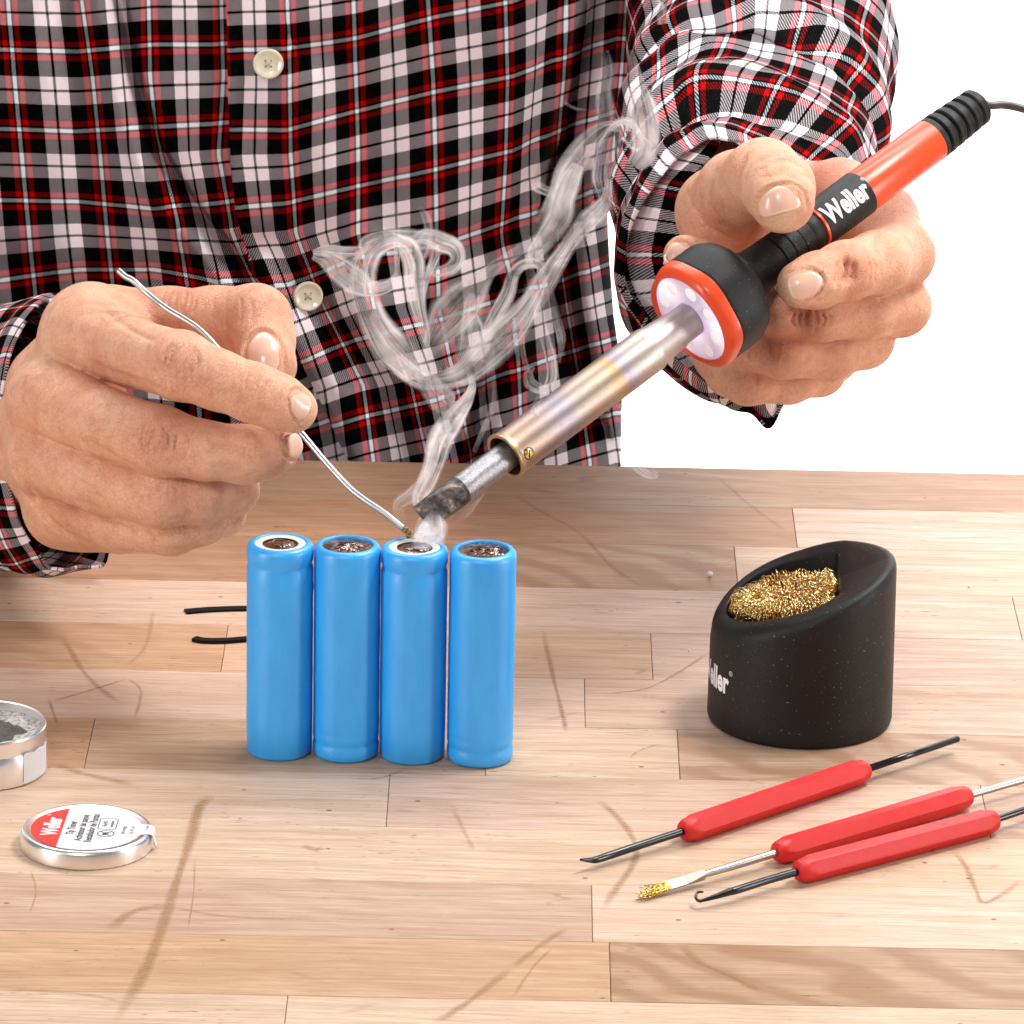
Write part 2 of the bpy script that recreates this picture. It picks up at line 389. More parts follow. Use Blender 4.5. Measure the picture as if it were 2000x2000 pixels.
# ------------------------------------------------------------------ workbench
bench = empty('workbench', (0, 5, -4))
tag(bench, 'worn butcher block workbench top of maple planks with scratches and brown stains', 'workbench')
rows = [26.12, 22.26, 18.46, 14.33, 10.5, 6.55, 2.63, -1.2, -5.05, -8.82, -12.57, -16.29, -20.1, -23.9, -27.7]
A1 = (.64, .45, .30); A2 = (.70, .54, .40); A3 = (.61, .405, .235); A4 = (.59, .43, .295); A5 = (.66, .50, .38); A6 = (.72, .57, .41); A7 = (.52, .355, .215); A8 = (.48, .315, .20); A9 = (.50, .30, .175)
plan = [  # per row: list of (x_end, tone, figure)
    [(-20, A7, 0), (60, A8, .1)],  # back rows: browner wood, with shade under the hand painted into the tones
    [(-14, A8, 0), (8.93, A9, .25), (60, A5, 0)],
    [(-24, A8, .2), (-3.4, A9, .3), (6.95, A7, 1), (60, A2, .1)],
    [(-6, A2, 0), (15.3, A2, .1), (60, A5, 0)],
    [(-8.4, A3, .3), (4.2, A1, .1), (60, A5, 0)],
    [(-15, A1, 0), (2.2, A2, .1), (60, A5, .2)],
    [(-11.75, A3, .25), (-.6, A7 if 0 else A4, .15), (4.81, A6, 0), (60, A4, 1)],
    [(-3.25, A6, .05), (13.15, A5, .1), (60, A4, .8)],
    [(-16.4, A6, .1), (60, A6, .05)],
    [(-14.1, A4, .1), (2.29, A4, .15), (60, A6, .05)],
    [(2.72, A3, .15), (60, A7, 1)],
    [(-5.4, A6, .1), (60, A6, .05)],
    [(-9, A1, .2), (60, A2, .1)], [(-2, A2, 0), (60, A3, .1)]]
def box_bev(x0, x1, y0, y1, z0, z1, b=.035):
    V = []; 
    for z, i in ((z0, 0), (z1-b, 0), (z1, b)):
        V += [(x0+i, y0+i, z), (x1-i, y0+i, z), (x1-i, y1-i, z), (x0+i, y1-i, z)]
    Fc = [(3, 2, 1, 0), (8, 9, 10, 11)]
    for l in (0, 4):
        for k in range(4): Fc.append((l+k, l+(k+1) % 4, l+4+(k+1) % 4, l+4+k))
    return V, Fc
n = 0
for ri, row in enumerate(plan):
    x = -60; y1, y0 = rows[ri], rows[ri+1]
    for xe, tone, fig in row:
        dz = random.uniform(-.008, 0)
        v, f = box_bev(x+.008, xe-.008, y0+.006, y1-.006, -4, dz, .014)
        ob = mesh_obj('plank', v, f, WOOD, bench, smooth=False)
        j = random.uniform(.94, 1.05)
        ob['tone'] = (tone[0]*j, tone[1]*j, tone[2]*j*random.uniform(.96, 1.04)); ob['seed'] = random.uniform(0, 90); ob['figure'] = float(fig)
        x = xe; n += 1
v, f = box_bev(-60, 60, rows[-1]+.2, rows[0]-.2, -4.6, -.12, .01)
mesh_obj('glue_core', v, f, simple('dark_glue', (.14, .07, .035), .8), bench, smooth=False)
# brown stain strokes, measured on the wood
def stain_mat():
    m = NT('brown_stain'); uv = m.n('ShaderNodeUVMap').outputs[0]; sp = m.n('ShaderNodeSeparateXYZ'); m.link(uv, sp.inputs[0])
    d = m.math('ABSOLUTE', m.math('SUBTRACT', sp.outputs[0], .5)); p = m.pos()
    nn = m.noise(m.scale(p, (1.4, 20, 1)), 1.6, 5, .75); prof = m.step(m.math('ADD', d, m.math('MULTIPLY', m.math('SUBTRACT', nn, .5), .16)), .46, .10)
    ends = m.math('MULTIPLY', m.step(sp.outputs[1], 0, .15), m.step(sp.outputs[1], 1, .8))
    st = m.attr('strength', 'OBJECT')
    a = m.math('MULTIPLY', m.math('MULTIPLY', m.math('MULTIPLY', prof, ends), m.math('ADD', .12, m.math('MULTIPLY', m.step(nn, .38, .56), .95))), st)
    return m.set(color=(.42, .22, .09), rough=.6, alpha=a)
STAIN = stain_mat()
def stain(pts, wd, st):
    p = catmull([G(x, y, .006)[:2] for x, y in pts], 28); T = np.gradient(p, axis=0); T /= np.linalg.norm(T, axis=1)[:, None]; N = np.stack([-T[:, 1], T[:, 0]], 1)
    V = []; uv = []; Fc = []
    for i in range(28):
        k = wd*(.9+.12*sin(i*.9)+.15*sin(i*.37))
        for s in (-1, 1): V.append((*(p[i]+N[i]*s*k), .007)); uv.append(((s+1)/2, i/27))
    for i in range(27): Fc.append((2*i, 2*i+1, 2*i+3, 2*i+2))
    ob = mesh_obj('stain', V, Fc, STAIN, bench, uv=uv); ob['strength'] = float(st)
for pts, wd, st in [
    ([(412, 1550), (388, 1580), (372, 1640), (345, 1720), (310, 1830), (270, 1920), (222, 2000)], .15, .62),
    ([(215, 1815), (250, 1785), (290, 1772), (330, 1770)], .15, .5),
    ([(330, 1770), (450, 1790), (640, 1795)], .07, .35),
    ([(95, 1490), (180, 1515), (270, 1533)], .15, .38),
    ([(100, 1370), (170, 1350), (250, 1325)], .06, .5), ([(120, 1240), (170, 1320), (235, 1375)], .10, .42),
    ([(250, 1325), (275, 1350), (262, 1410)], .05, .4), ([(95, 1365), (105, 1395), (112, 1415)], .05, .45),
    ([(1165, 1560), (1200, 1590), (1235, 1635), (1240, 1680), (1200, 1740), (1175, 1780)], .11, .5),
    ([(1330, 1845), (1370, 1880), (1440, 1910), (1500, 1945)], .12, .55),
    ([(1860, 1660), (1885, 1690), (1905, 1735), (1920, 1763), (1960, 1745), (2000, 1712)], .09, .5),
    ([(1000, 1890), (1050, 1850), (1110, 1810)], .10, .45), ([(850, 1998), (930, 1945), (1000, 1888)], .12, .5), ([(1000, 1950), (1040, 1890), (1080, 1850)], .05, .35),
    ([(1060, 1230), (1080, 1320), (1100, 1400), (1105, 1430)], .07, .6), ([(1170, 1355), (1260, 1345), (1330, 1310), (1390, 1270)], .05, .5),
    ([(1000, 965), (1060, 1000), (1130, 1040), (1200, 1110), (1260, 1150)], .09, .3), ([(1400, 930), (1470, 990), (1540, 1040)], .07, .25),
    ([(1230, 1480), (1250, 1465), (1290, 1452)], .03, .5), ([(380, 1680), (378, 1745), (366, 1820)], .025, .5), ([(60, 1700), (70, 1740), (58, 1785)], .03, .4),
    ([(880, 1570), (915, 1640), (925, 1660)], .08, .25), ([(590, 1650), (615, 1660), (630, 1655)], .12, .35), ([(800, 1500), (740, 1520), (690, 1520)], .06, .3),
    ([(300, 1190), (285, 1260), (250, 1300)], .07, .25), ([(0, 1930), (150, 1940), (260, 1960)], .10, .25)]:
    stain(pts, wd*1.5, min(.85, st*1.1))
rebase(bench)

# ------------------------------------------------------------------ batteries
BR = .925; BH = 6.20
def battery(px, pyf, plus, label, seed):
    g = G(px, pyf+5); c = np.array([g[0], g[1]+BR, 0]); r = random.Random(seed)
    root = empty('battery', c); tag(root, label, 'battery', 'blue cylindrical battery cells in a row')
    prof = [(BR-.16, .0), (BR-.06, .02), (BR-.01, .09)]
    if not plus: prof += [(BR, .2), (BR, .36), (BR-.022, .42), (BR-.022, .50), (BR, .58), (BR, .72), (BR-.008, .78), (BR, .86)]
    prof += [(BR, 1.0)] + [(BR+.002*sin(i*2.1+seed), 1.0+i*.45) for i in range(1, 10)]
    if plus: prof += [(BR, BH-.72), (BR-.035, BH-.60), (BR-.035, BH-.54), (BR, BH-.44)]
    else: prof += [(BR, BH-.6), (BR, BH-.45)]
    prof += [(BR, BH-.18), (BR-.02, BH-.09), (BR-.075, BH-.025), (BR-.15, BH), (BR-.20, BH-.005), (BR-.215, BH-.04), (BR-.22, BH-.12)]
    v, f = lathe(prof, c, n=72, cap1=False)
    mesh_obj('sleeve', v, f, BLUE, root)
    if plus:
        v, f = lathe([(BR-.20, -.012), (BR-.22, 0), (.52, 0), (.50, -.02)], c+[0, 0, BH-.035], n=48, cap0=False, cap1=False); mesh_obj('washer', v, f, WHITE_RING, root)
        v, f = lathe([(.74, 0), (.50, .0), (.44, -.03), (.38, .015), (.3, .02), (0.001, .02)], c+[0, 0, BH-.075], n=48, cap0=False, cap1=False); mesh_obj('terminal', v, f, FLUX, root)
        blob = [(.32, 0), (.29, .035), (.2, .055), (.1, .06), (.001, .065)]
        v, f = lathe(blob, c+np.array([.03, 0, BH-.06]), n=48, cap0=False, cap1=False, shape=lambda th, rr, t: rr*(1+.12*sin(3*th+seed)+.05*sin(9*th)))
        mesh_obj('solder_blob', v, f, FLUX, root)
    else:
        V = []; Fc = []; n_r, n_t = 14, 60
        for i in range(n_r):
            q = i/(n_r-1); rr = (BR-.2)*q
            for k in range(n_t):
                th = 2*pi*k/n_t
                z = BH-.075+.012*sin(th*2+seed)*q+(.035 if q < .62 else 0)*(1-q)+.02*sin(th*13+q*9+seed)*max(0, sin(q*pi*1.4))*(q < .62)
                V.append(c+[rr*cos(th)+.06*(1-q), rr*sin(th), z])
        for i in range(n_r-1):
            for k in range(n_t): Fc.append((i*n_t+k, i*n_t+(k+1) % n_t, (i+1)*n_t+(k+1) % n_t, (i+1)*n_t+k))
        mesh_obj('terminal', V, Fc, FLUX, root)
        V = []; Fc = []; n_r, n_t = 12, 64; cs = c+np.array([.10, -.02, BH-.045])
        for i in range(n_r):
            q = i/(n_r-1)
            for k in range(n_t):
                th = 2*pi*k/n_t; rr = .42*q*(1+.10*sin(5*th+seed)+.05*sin(11*th))
                V.append(cs+[rr*cos(th)*1.12, rr*sin(th)*.95, .055*sqrt(max(0, 1-q**2))+.016*sin(th*17+3*q+seed)*q*(1-q)*4-.03*q])
        for i in range(n_r-1):
            for k in range(n_t): Fc.append((i*n_t+k, i*n_t+(k+1) % n_t, (i+1)*n_t+(k+1) % n_t, (i+1)*n_t+k))
        mesh_obj('solder_blob', V, Fc, SOLDER, root)
    rebase(root); return c
b1 = battery(542.5, 1484.5, True, 'blue battery at the left end of the row with white washer on top', 1)
b2 = battery(673, 1488.6, False, 'second blue battery from the left, its whole top covered in brown burnt flux', 2)
b3 = battery(803, 1492.6, True, 'blue battery under the smoking iron tip with white washer on top', 3)
b4 = battery(936, 1498.5, False, 'blue battery at the right end of the row with crinkled silver solder top', 4)

# two black strips lying behind the row
STRIP = simple('black_plastic_strip', (.006, .005, .005), .75, spec=.15)
for pts, wd, th, lab in (([(362, 1193), (410, 1189), (470, 1187), (540, 1187)], .17, .05, 'black flat strip end on the wood behind the left battery, the farther one'),
                         ([(379, 1247), (400, 1251), (440, 1251), (480, 1248), (540, 1244)], .13, .09, 'black flat strip with a slanted end behind the left battery, the nearer one')):
    p = catmull([G(x, y, .06) for x, y in pts], 16); T = np.gradient(p, axis=0); T /= np.linalg.norm(T, axis=1)[:, None]; N = np.stack([-T[:, 1], T[:, 0], 0*T[:, 0]], 1)
    V = []; Fc = []
    for i in range(16):
        for s, z in ((-1, .012), (1, .012), (1, .012+th), (-1, .012+th)): V.append((p[i][0]+N[i][0]*s*wd, p[i][1]+N[i][1]*s*wd, z))
    for i in range(15):
        for k in range(4): Fc.append((4*i+k, 4*i+(k+1) % 4, 4*i+4+(k+1) % 4, 4*i+4+k))
    Fc += [(3, 2, 1, 0), (60, 61, 62, 63)]
    tag(mesh_obj('plastic_strip', V, Fc, STRIP, smooth=False), lab, 'plastic strip', 'black strips behind the batteries')

# ------------------------------------------------------------------ person: implicit-surface hands
import openvdb
class Sdf:
    def __init__(s, lo, hi, h):
        s.lo = np.array(lo, float); s.h = h
        n = np.ceil((np.array(hi)-s.lo)/h).astype(int)+1; s.n = n
        ax = [(s.lo[i]+h*np.arange(n[i])).astype(np.float32) for i in range(3)]
        s.X, s.Y, s.Z = ax[0][:, None, None], ax[1][None, :, None], ax[2][None, None, :]
    def cone(s, a, b, r1, r2, sq=None):
        a = np.array(a, np.float32); b = np.array(b, np.float32); ab = b-a; L = float(ab@ab)+1e-9
        x, y, z = s.X-a[0], s.Y-a[1], s.Z-a[2]
        t = np.clip((x*ab[0]+y*ab[1]+z*ab[2])/L, 0, 1).astype(np.float32)
        dx, dy, dz = x-t*ab[0], y-t*ab[1], z-t*ab[2]
        return np.sqrt(dx*dx+dy*dy+dz*dz)-(r1+(r2-r1)*t)
    def ball(s, c, r, sc=(1, 1, 1)):
        return (np.sqrt(((s.X-c[0])/sc[0])**2+((s.Y-c[1])/sc[1])**2+((s.Z-c[2])/sc[2])**2)-r).astype(np.float32)
    def mesh(s, d):
        d = np.clip(d, -3*s.h, 3*s.h).astype(np.float32)
        d[0], d[-1], d[:, 0], d[:, -1], d[:, :, 0], d[:, :, -1] = (3*s.h,)*6
        g = openvdb.FloatGrid(3*s.h); g.copyFromArray(d)
        pts, tris, quads = g.convertToPolygons(isovalue=0.0, adaptivity=0.0)
        pts = pts*s.h+s.lo
        Fc = [tuple(q[::-1]) for q in quads.tolist()]+[tuple(q[::-1]) for q in tris.tolist()]
        return pts, Fc
def smin(a, b, k):
    h = np.clip(.5+.5*(b-a)/k, 0, 1); return (b*(1-h)+a*h-k*h*(1-h)).astype(np.float32)
def chain(s, J, k=.22):
    d = None
    for (p, r), (q, r2) in zip(J[:-1], J[1:]):
        c = s.cone(p, q, r, r2); d = c if d is None else smin(d, c, k)
    return d
def J(lst): return [(P(x, y, dd), r) for x, y, dd, r in lst]
def bounds(allj, pad=.6):
    pts = np.array([p for js in allj for p, r in js]); rr = max(r for js in allj for p, r in js)
    return pts.min(0)-rr-pad, pts.max(0)+rr+pad
def normals(V, Fc):
    V = np.asarray(V, float); N = np.zeros_like(V)
    Q = np.array([f if len(f) == 4 else (*f, f[2]) for f in Fc])
    n = np.cross(V[Q[:, 2]]-V[Q[:, 0]], V[Q[:, 3]]-V[Q[:, 1]])
    for k in range(4): np.add.at(N, Q[:, k], n)
    return N/(np.linalg.norm(N, axis=1)[:, None]+1e-12)
def strokes(V, N, lst):
    """relief strokes on the skin facing the viewer: (polyline in photo pixels, width px, height cm)"""
    px, py, _ = proj(V); face = np.clip(-(N@Fw)*2.2, 0, 1); disp = np.zeros(len(V))
    for pts, wd, amp in lst:
        p = catmull([(*q, 0) for q in pts], max(8, 6*len(pts)))[:, :2] if len(pts) > 2 else np.array(pts, float)
        near = (px > p[:, 0].min()-3*wd) & (px < p[:, 0].max()+3*wd) & (py > p[:, 1].min()-3*wd) & (py < p[:, 1].max()+3*wd)
        idx = np.where(near)[0]
        if not len(idx): continue
        x, y = px[idx], py[idx]; best = np.full(len(idx), 1e9); tt = np.zeros(len(idx)); m = len(p)-1
        for i in range(m):
            ax, ay = p[i]; bx, by = p[i+1]; L = (bx-ax)**2+(by-ay)**2+1e-9
            t = np.clip(((x-ax)*(bx-ax)+(y-ay)*(by-ay))/L, 0, 1); dd = np.hypot(x-ax-t*(bx-ax), y-ay-t*(by-ay))
            u = dd < best; best = np.where(u, dd, best); tt = np.where(u, (i+t)/m, tt)
        disp[idx] += (amp*2.6 if amp < 0 and wd < 7.5 else amp)*np.exp(-(best/wd)**2)*np.clip(np.sin(tt*pi)*1.6+.25, 0, 1)
    return V + N*(disp*face)[:, None]
def wrinkles(cx, cy, ang, span, cnt, half, wd=3.2, amp=-.028, bow=8):
    """a fan of cross wrinkles over a joint; ang = direction of the finger in the photo"""
    out = []; ca, sa = cos(ang), sin(ang); rr = random.Random(int(cx*7+cy))
    for i in range(cnt):
        s = (i/(cnt-1)-.5)*span if cnt > 1 else 0; hh = half*(1-.35*abs(2*i/(max(cnt-1, 1))-1))*rr.uniform(.75, 1.1); b = bow*(-1 if s < 0 else 1)*rr.uniform(.4, 1.1); o2 = rr.uniform(-.12, .12)*half
        pts = []
        for t in (-1, -.5, 0, .5, 1):
            l = s+b*(1-t*t)+rr.uniform(-1.3, 1.3); q = t*hh+o2; pts.append((cx+ca*l-sa*q, cy+sa*l+ca*q))
        out.append((pts, wd*rr.uniform(.7, 1.2), amp*rr.uniform(.5, 1.2)))
    return out
from mathutils.bvhtree import BVHTree
NAILS = []
def fingernail(hand, cx, cy, dd, dirv, nrm, L, W):
    """dirv / nrm in (right, up, toward-viewer) components; the plate is laid on the skin and the skin is creased round it"""
    B = lambda v: v[0]*Rt+v[1]*Up-v[2]*Fw
    d = B(dirv); d /= np.linalg.norm(d); nn = B(nrm); nn -= (nn@d)*d; nn /= np.linalg.norm(nn); s = np.cross(d, nn)
    V0, F0, N0 = hand; bvh = BVHTree.FromPolygons([tuple(v) for v in V0], F0); c = P(cx, cy, dd)
    def hit(q):
        h = bvh.ray_cast(Vector(q+nn*1.6), Vector(-nn), 3.2); return np.array(h[0]) if h[0] is not None else None
    nu, nv = 20, 20; V = []; uv = []; Fc = []; rim = []; hc_ = hit(c)
    if hc_ is None: hc_ = c
    def pt(u, v):
        # rounded-square plate: straight sides, round cuticle, curved free edge
        wv = W*(1-.06*(1-v))*(1-.30*abs(v)**4); l = v*L; k = abs(u)**2.4
        l = l+k*.42*L*max(0, -v)-k*.16*L*max(0, v); q = c+d*l+s*wv*u; h = hit(q); return h
    def drop(h, u, v):
        base = hc_@nn; z = h@nn-base; flat = -.55*(u*W)**2/max(W, .1)*.9-.10*(v*L)**2
        return h+nn*(.25*(flat-z))
    for j in range(nv):
        v = j/(nv-1)*2-1
        for i in range(nu):
            u = i/(nu-1)*2-1; h = pt(u, v)
            if h is None: h = c+d*v*L+s*W*u-nn*.1
            edge = max(abs(u), -v if v < 0 else 0)
            V.append(drop(h, u, v)+nn*(.034-.028*max(0, edge-.82)/.18)); uv.append(((u+1)/2, (v+1)/2))
    for j in range(nv-1):
        for i in range(nu-1):
            a = j*nu+i; Fc.append((a, a+1, a+nu+1, a+nu))
    out = []
    for u, v in [(-1.08, .9), (-1.1, .5), (-1.1, 0), (-1.08, -.5), (-.8, -.98), (-.4, -1.1), (0, -1.13), (.4, -1.1), (.8, -.98), (1.08, -.5), (1.1, 0), (1.1, .5), (1.08, .9)]:
        h = hit(c+d*(v*L+abs(u)**2.4*.36*L*max(0, -v))+s*W*u*.98)
        if h is not None: q = proj(h[None]); out.append((float(q[0][0]), float(q[1][0])))
    fold = [([(x+(x-cx)*.10, y+(y-cy)*.10) for x, y in out], 5.5, .035), (out, 3.0, -.035)] if len(out) > 4 else []
    NAILS.append((V, Fc, uv)); return fold

person = empty('person', (0, 38, 0))
tag(person, 'person in a red, black and white plaid shirt holding solder wire and an iron', 'person')

# --- hand on the left of the photo (back of the hand towards the viewer)
LW = J([(60, 870, 14, 2.1), (110, 860, 11.0, 2.1)])
Lidx = J([(168, 652, 5.4, 1.22), (262, 690, 3.2, .96), (352, 714, 1.3, .96), (425, 742, .8, .82), (497, 768, .6, .81), (545, 786, .7, .76), (574, 799, .9, .66)])
Lmid = J([(94, 775, 5.2, 1.16), (205, 826, 2.8, .97), (312, 862, 1.6, .98), (400, 880, 1.5, .81), (478, 888, 1.8, .81), (520, 882, 2.2, .74), (543, 874, 2.5, .66)])
Lrin = J([(92, 890, 5.6, 1.12), (200, 940, 3.6, .91), (312, 968, 2.4, .90), (390, 966, 2.7, .80), (452, 955, 3.6, .76), (462, 952, 4.6, .62)])
Lpin = J([(140, 985, 6.6, 1.05), (240, 1022, 4.8, .80), (335, 1030, 3.6, .78), (395, 1016, 3.7, .68), (435, 1003, 4.3, .63), (438, 998, 5.2, .55)])
Lthb = J([(110, 760, 9.0, 1.5), (210, 650, 8.2, 1.35), (330, 638, 7.2, 1.12), (420, 628, 6.2, .98), (500, 622, 5.3, .95), (516, 664, 4.3, .84), (520, 715, 3.6, .80), (512, 752, 3.4, .66)])
Lmeta = [J([(120, 840, 10.4, 1.7), (168, 660, 5.9, 1.25)]), J([(115, 860, 10.2, 1.6), (98, 780, 5.6, 1.15)]), J([(120, 890, 10.2, 1.55), (98, 892, 6.0, 1.12)]),
         J([(135, 930, 10.2, 1.5), (142, 985, 7.0, 1.05)]), J([(225, 660, 6.6, 1.25), (180, 640, 6.4, 1.3)]), J([(120, 1000, 7.6, 1.05), (235, 1025, 6.4, .85)]), J([(96, 800, 6.8, 1.15), (102, 890, 7.0, 1.2)])]
lo, hi = bounds([LW, Lidx, Lmid, Lrin, Lpin, Lthb], .3); 
S = Sdf(lo, hi, .062)
palm = None
for js in Lmeta+[LW]:
    c = chain(S, js); palm = c if palm is None else smin(palm, c, .75)
fs = None
for js in (Lidx, Lmid, Lrin, Lpin):
    c = chain(S, js); fs = c if fs is None else smin(fs, c, .07)
d = smin(palm, fs, .42); d = smin(d, chain(S, Lthb, .3), .28)
for (x, y, dd, r) in ((514, 616, 4.6, .80),):
    d = smin(d, S.ball(P(x, y, dd), r), .3)
VL, FL = S.mesh(d); NL = normals(VL, FL)
if (NL*(VL-VL.mean(0))).sum() < 0: FL = [f[::-1] for f in FL]; NL = -NL
st = []
st += wrinkles(357, 700, .38, 58, 7, 34) + wrinkles(352, 716, .38, 84, 6, 50, 2.4, -.018, 14)
st += wrinkles(500, 752, .36, 34, 5, 26, 2.6, -.015, 4)
st += wrinkles(312, 856, .2, 56, 7, 34) + wrinkles(312, 866, .2, 84, 6, 46, 2.4, -.018, 14) + wrinkles(484, 880, -.05, 30, 4, 26, 2.6, -.015, 4)
st += wrinkles(312, 966, .1, 50, 5, 26, 2.6, -.013, 8) + wrinkles(345, 1036, -.1, 30, 4, 22, 2.6, -.015, 6) + wrinkles(455, 610, .0, 70, 4, 36, 3, -.018, 6) + wrinkles(350, 590, .3, 60, 6, 30, 3, -.02, 4)
st += wrinkles(78, 758, .4, 60, 5, 28, 3, -.015, 6)
st += [([(170, 704), (215, 730), (270, 748), (330, 770)], 10, -.10), ([(140, 858), (185, 872), (240, 905), (290, 928)], 8, -.07), ([(120, 985), (165, 985), (215, 1012), (300, 1046)], 8, -.06),
       ([(52, 950), (80, 1000), (130, 1045), (190, 1068)], 6, -.05), ([(40, 900), (62, 960), (100, 1010)], 5, -.03),
       ([(60, 745), (78, 775), (100, 790)], 26, .07), ([(150, 610), (180, 640)], 28, .05), ([(100, 890), (112, 925)], 24, .04), ([(200, 600), (250, 640), (300, 665)], 6, -.03)]
HL = (VL, FL, NL)
st += fingernail(HL, 583, 791, .3, (1, -.42, -.25), (.15, .45, .85), .34, .38)
st += fingernail(HL, 561, 872, 2.35, (1, .25, -.5), (.55, .1, .8), .40, .40)
st += fingernail(HL, 516, 690, 2.95, (.08, -1, .1), (.05, .15, 1), .62, .52)
VL = strokes(VL, NL, st)

# --- hand on the right of the photo (palm side, gripping the handle)
RW = J([(1480, 250, 19, 2.3), (1450, 420, 15.5, 2.2)])
Rthb = J([(1440, 430, 11.8, 1.45), (1405, 412, 9.6, 1.22), (1440, 372, 8.0, 1.10), (1492, 345, 6.3, 1.04), (1520, 366, 5.0, .98), (1528, 392, 4.2, .93)])
Rthen = J([(1430, 455, 12.0, 1.35), (1400, 430, 10.4, 1.05)])
Ridx = J([(1640, 385, 12.6, 1.15), (1720, 430, 11.0, 1.08), (1757, 498, 9.4, 1.00), (1712, 514, 7.4, .90), (1650, 530, 6.2, .84), (1595, 548, 5.4, .78), (1563, 556, 5.1, .68)])
Rmid = J([(1680, 480, 13.2, 1.1), (1735, 540, 11.6, 1.0), (1758, 598, 9.8, .88), (1690, 606, 8.3, .84), (1600, 612, 7.2, .80), (1530, 610, 7.2, .74), (1460, 590, 7.8, .68)])
Rmidt = J([(1420, 560, 8.0, .68), (1375, 520, 7.4, .68), (1337, 500, 7.2, .62)])
Rrin = J([(1650, 570, 13.4, 1.05), (1700, 620, 11.8, .95), (1688, 662, 10.2, .85), (1620, 686, 9.0, .83), (1530, 684, 8.1, .80), (1460, 678, 8.6, .70)])
Rpin = J([(1590, 640, 13.4, 1.0), (1620, 690, 12.2, .88), (1600, 722, 11.0, .76), (1540, 738, 10.0, .74), (1460, 740, 9.3, .74), (1424, 728, 10.0, .66), (1400, 700, 11.4, .7)])
Rmeta = [J([(1450, 430, 15, 1.9), (1640, 385, 13.0, 1.1)]), J([(1460, 460, 15, 1.8), (1680, 480, 13.6, 1.1)]), J([(1450, 500, 14.8, 1.7), (1650, 570, 13.8, 1.05)]), J([(1440, 540, 14.5, 1.6), (1590, 640, 13.8, 1.0)]),
         J([(1430, 560, 13.2, 1.3), (1440, 690, 12.2, 1.0)])]
lo, hi = bounds([RW, Rthb, Ridx, Rmid, Rmidt, Rrin, Rpin], .3)
S = Sdf(lo, hi, .062)
palm = None
for js in Rmeta+[RW]:
    c = chain(S, js); palm = c if palm is None else smin(palm, c, .6)
fs = None
for js in (Ridx, Rmid, Rmidt, Rrin, Rpin):
    c = chain(S, js, .28); fs = c if fs is None else smin(fs, c, .06)
d = smin(palm, fs, .35); d = smin(d, smin(chain(S, Rthb, .4), chain(S, Rthen, .4), .5), .45)
# the handle presses the fingers away
IA, IB = P(899, 957, .6), P(1905, 210, 10.2)
d = np.maximum(d, -(S.cone(IA+(IB-IA)*.585, IB, .70, .69)-.02)).astype(np.float32)
VR, FR = S.mesh(d); NR = normals(VR, FR)
if (NR*(VR-VR.mean(0))).sum() < 0: FR = [f[::-1] for f in FR]; NR = -NR
st = []
st += [([(1652, 500), (1660, 530), (1650, 556)], 6, -.10), ([(1668, 508), (1672, 532), (1664, 552)], 5, -.07), ([(1638, 508), (1640, 532), (1632, 558)], 5, -.05)] + wrinkles(1690, 528, 0, 60, 6, 30, 2.8, -.018, 4) + wrinkles(1625, 535, .2, 40, 4, 24, 2.4, -.014, 3)
st += wrinkles(1585, 624, 0, 60, 6, 24, 3, -.03, 8) + wrinkles(1500, 690, .15, 60, 5, 26, 3, -.022, 8) + wrinkles(1470, 745, .1, 40, 4, 22, 2.6, -.02, 6)
st += [([(1458, 300), (1442, 340), (1444, 390), (1462, 420)], 5, -.05), ([(1428, 300), (1412, 345), (1414, 400), (1440, 425)], 6, -.035), ([(1400, 330), (1385, 390), (1400, 430)], 5, -.025),
       ([(1350, 400), (1372, 440), (1420, 465)], 6, -.03), ([(1395, 435), (1440, 452), (1490, 455)], 5, -.04), ([(1340, 370), (1360, 420), (1400, 460)], 4, -.02), ([(1490, 345), (1530, 338), (1562, 352)], 4, -.02), ([(1500, 318), (1535, 312), (1560, 325)], 4, -.015),
       ([(1480, 374), (1500, 358), (1535, 356), (1562, 372), (1575, 395)], 7, .035)]
st += wrinkles(1510, 330, 1.2, 44, 4, 40, 3, -.012, 3)
HR = (VR, FR, NR)
st += fingernail(HR, 1525, 386, 3.2, (.24, -1, .30), (.0, .35, 1), .38, .68)
st += fingernail(HR, 1572, 556, 4.60, (-1, -.30, .10), (.0, .15, 1), .50, .42)
st += fingernail(HR, 1329, 497, 6.62, (-1, .25, .0), (-.2, .4, 1), .42, .38)
VR = strokes(VR, NR, st)
# wrists and forearms run inside the sleeves to the trunk
def limb(pts, rads):
    p = catmull(pts, 24); r = np.interp(np.linspace(0, 1, 24), np.linspace(0, 1, len(rads)), rads); return tube(p, r, 20)
arms = [limb([P(70, 870, 13), P(-200, 880, 17), P(-500, 600, 24), P(-560, 0, 38)], [2.0, 2.1, 2.2, 2.2]),
        limb([P(1455, 400, 16), P(1500, 180, 22), P(1540, -60, 28), P(1300, -420, 40)], [1.9, 1.7, 1.7, 1.8]),
        limb([(-15, 39, -20), (-15, 39, 0), (-15, 40, 25)], [8.5, 8.5, 8.5])]
allV = list(VL); allF = list(FL); b = len(allV); allV += list(VR); allF += [tuple(i+b for i in f) for f in FR]
for v, f in arms:
    b = len(allV); allV += list(v); allF += [tuple(i+b for i in q) for q in f]
body = mesh_obj('body', allV, allF, SKIN, person)
VV = np.array(allV); bl = np.zeros(len(VV)); pl = np.zeros(len(VV))
def spot(arr, x, y, dd, r, s): 
    c = P(x, y, dd); arr += s*np.exp(-((VV-c)**2).sum(1)/r**2)
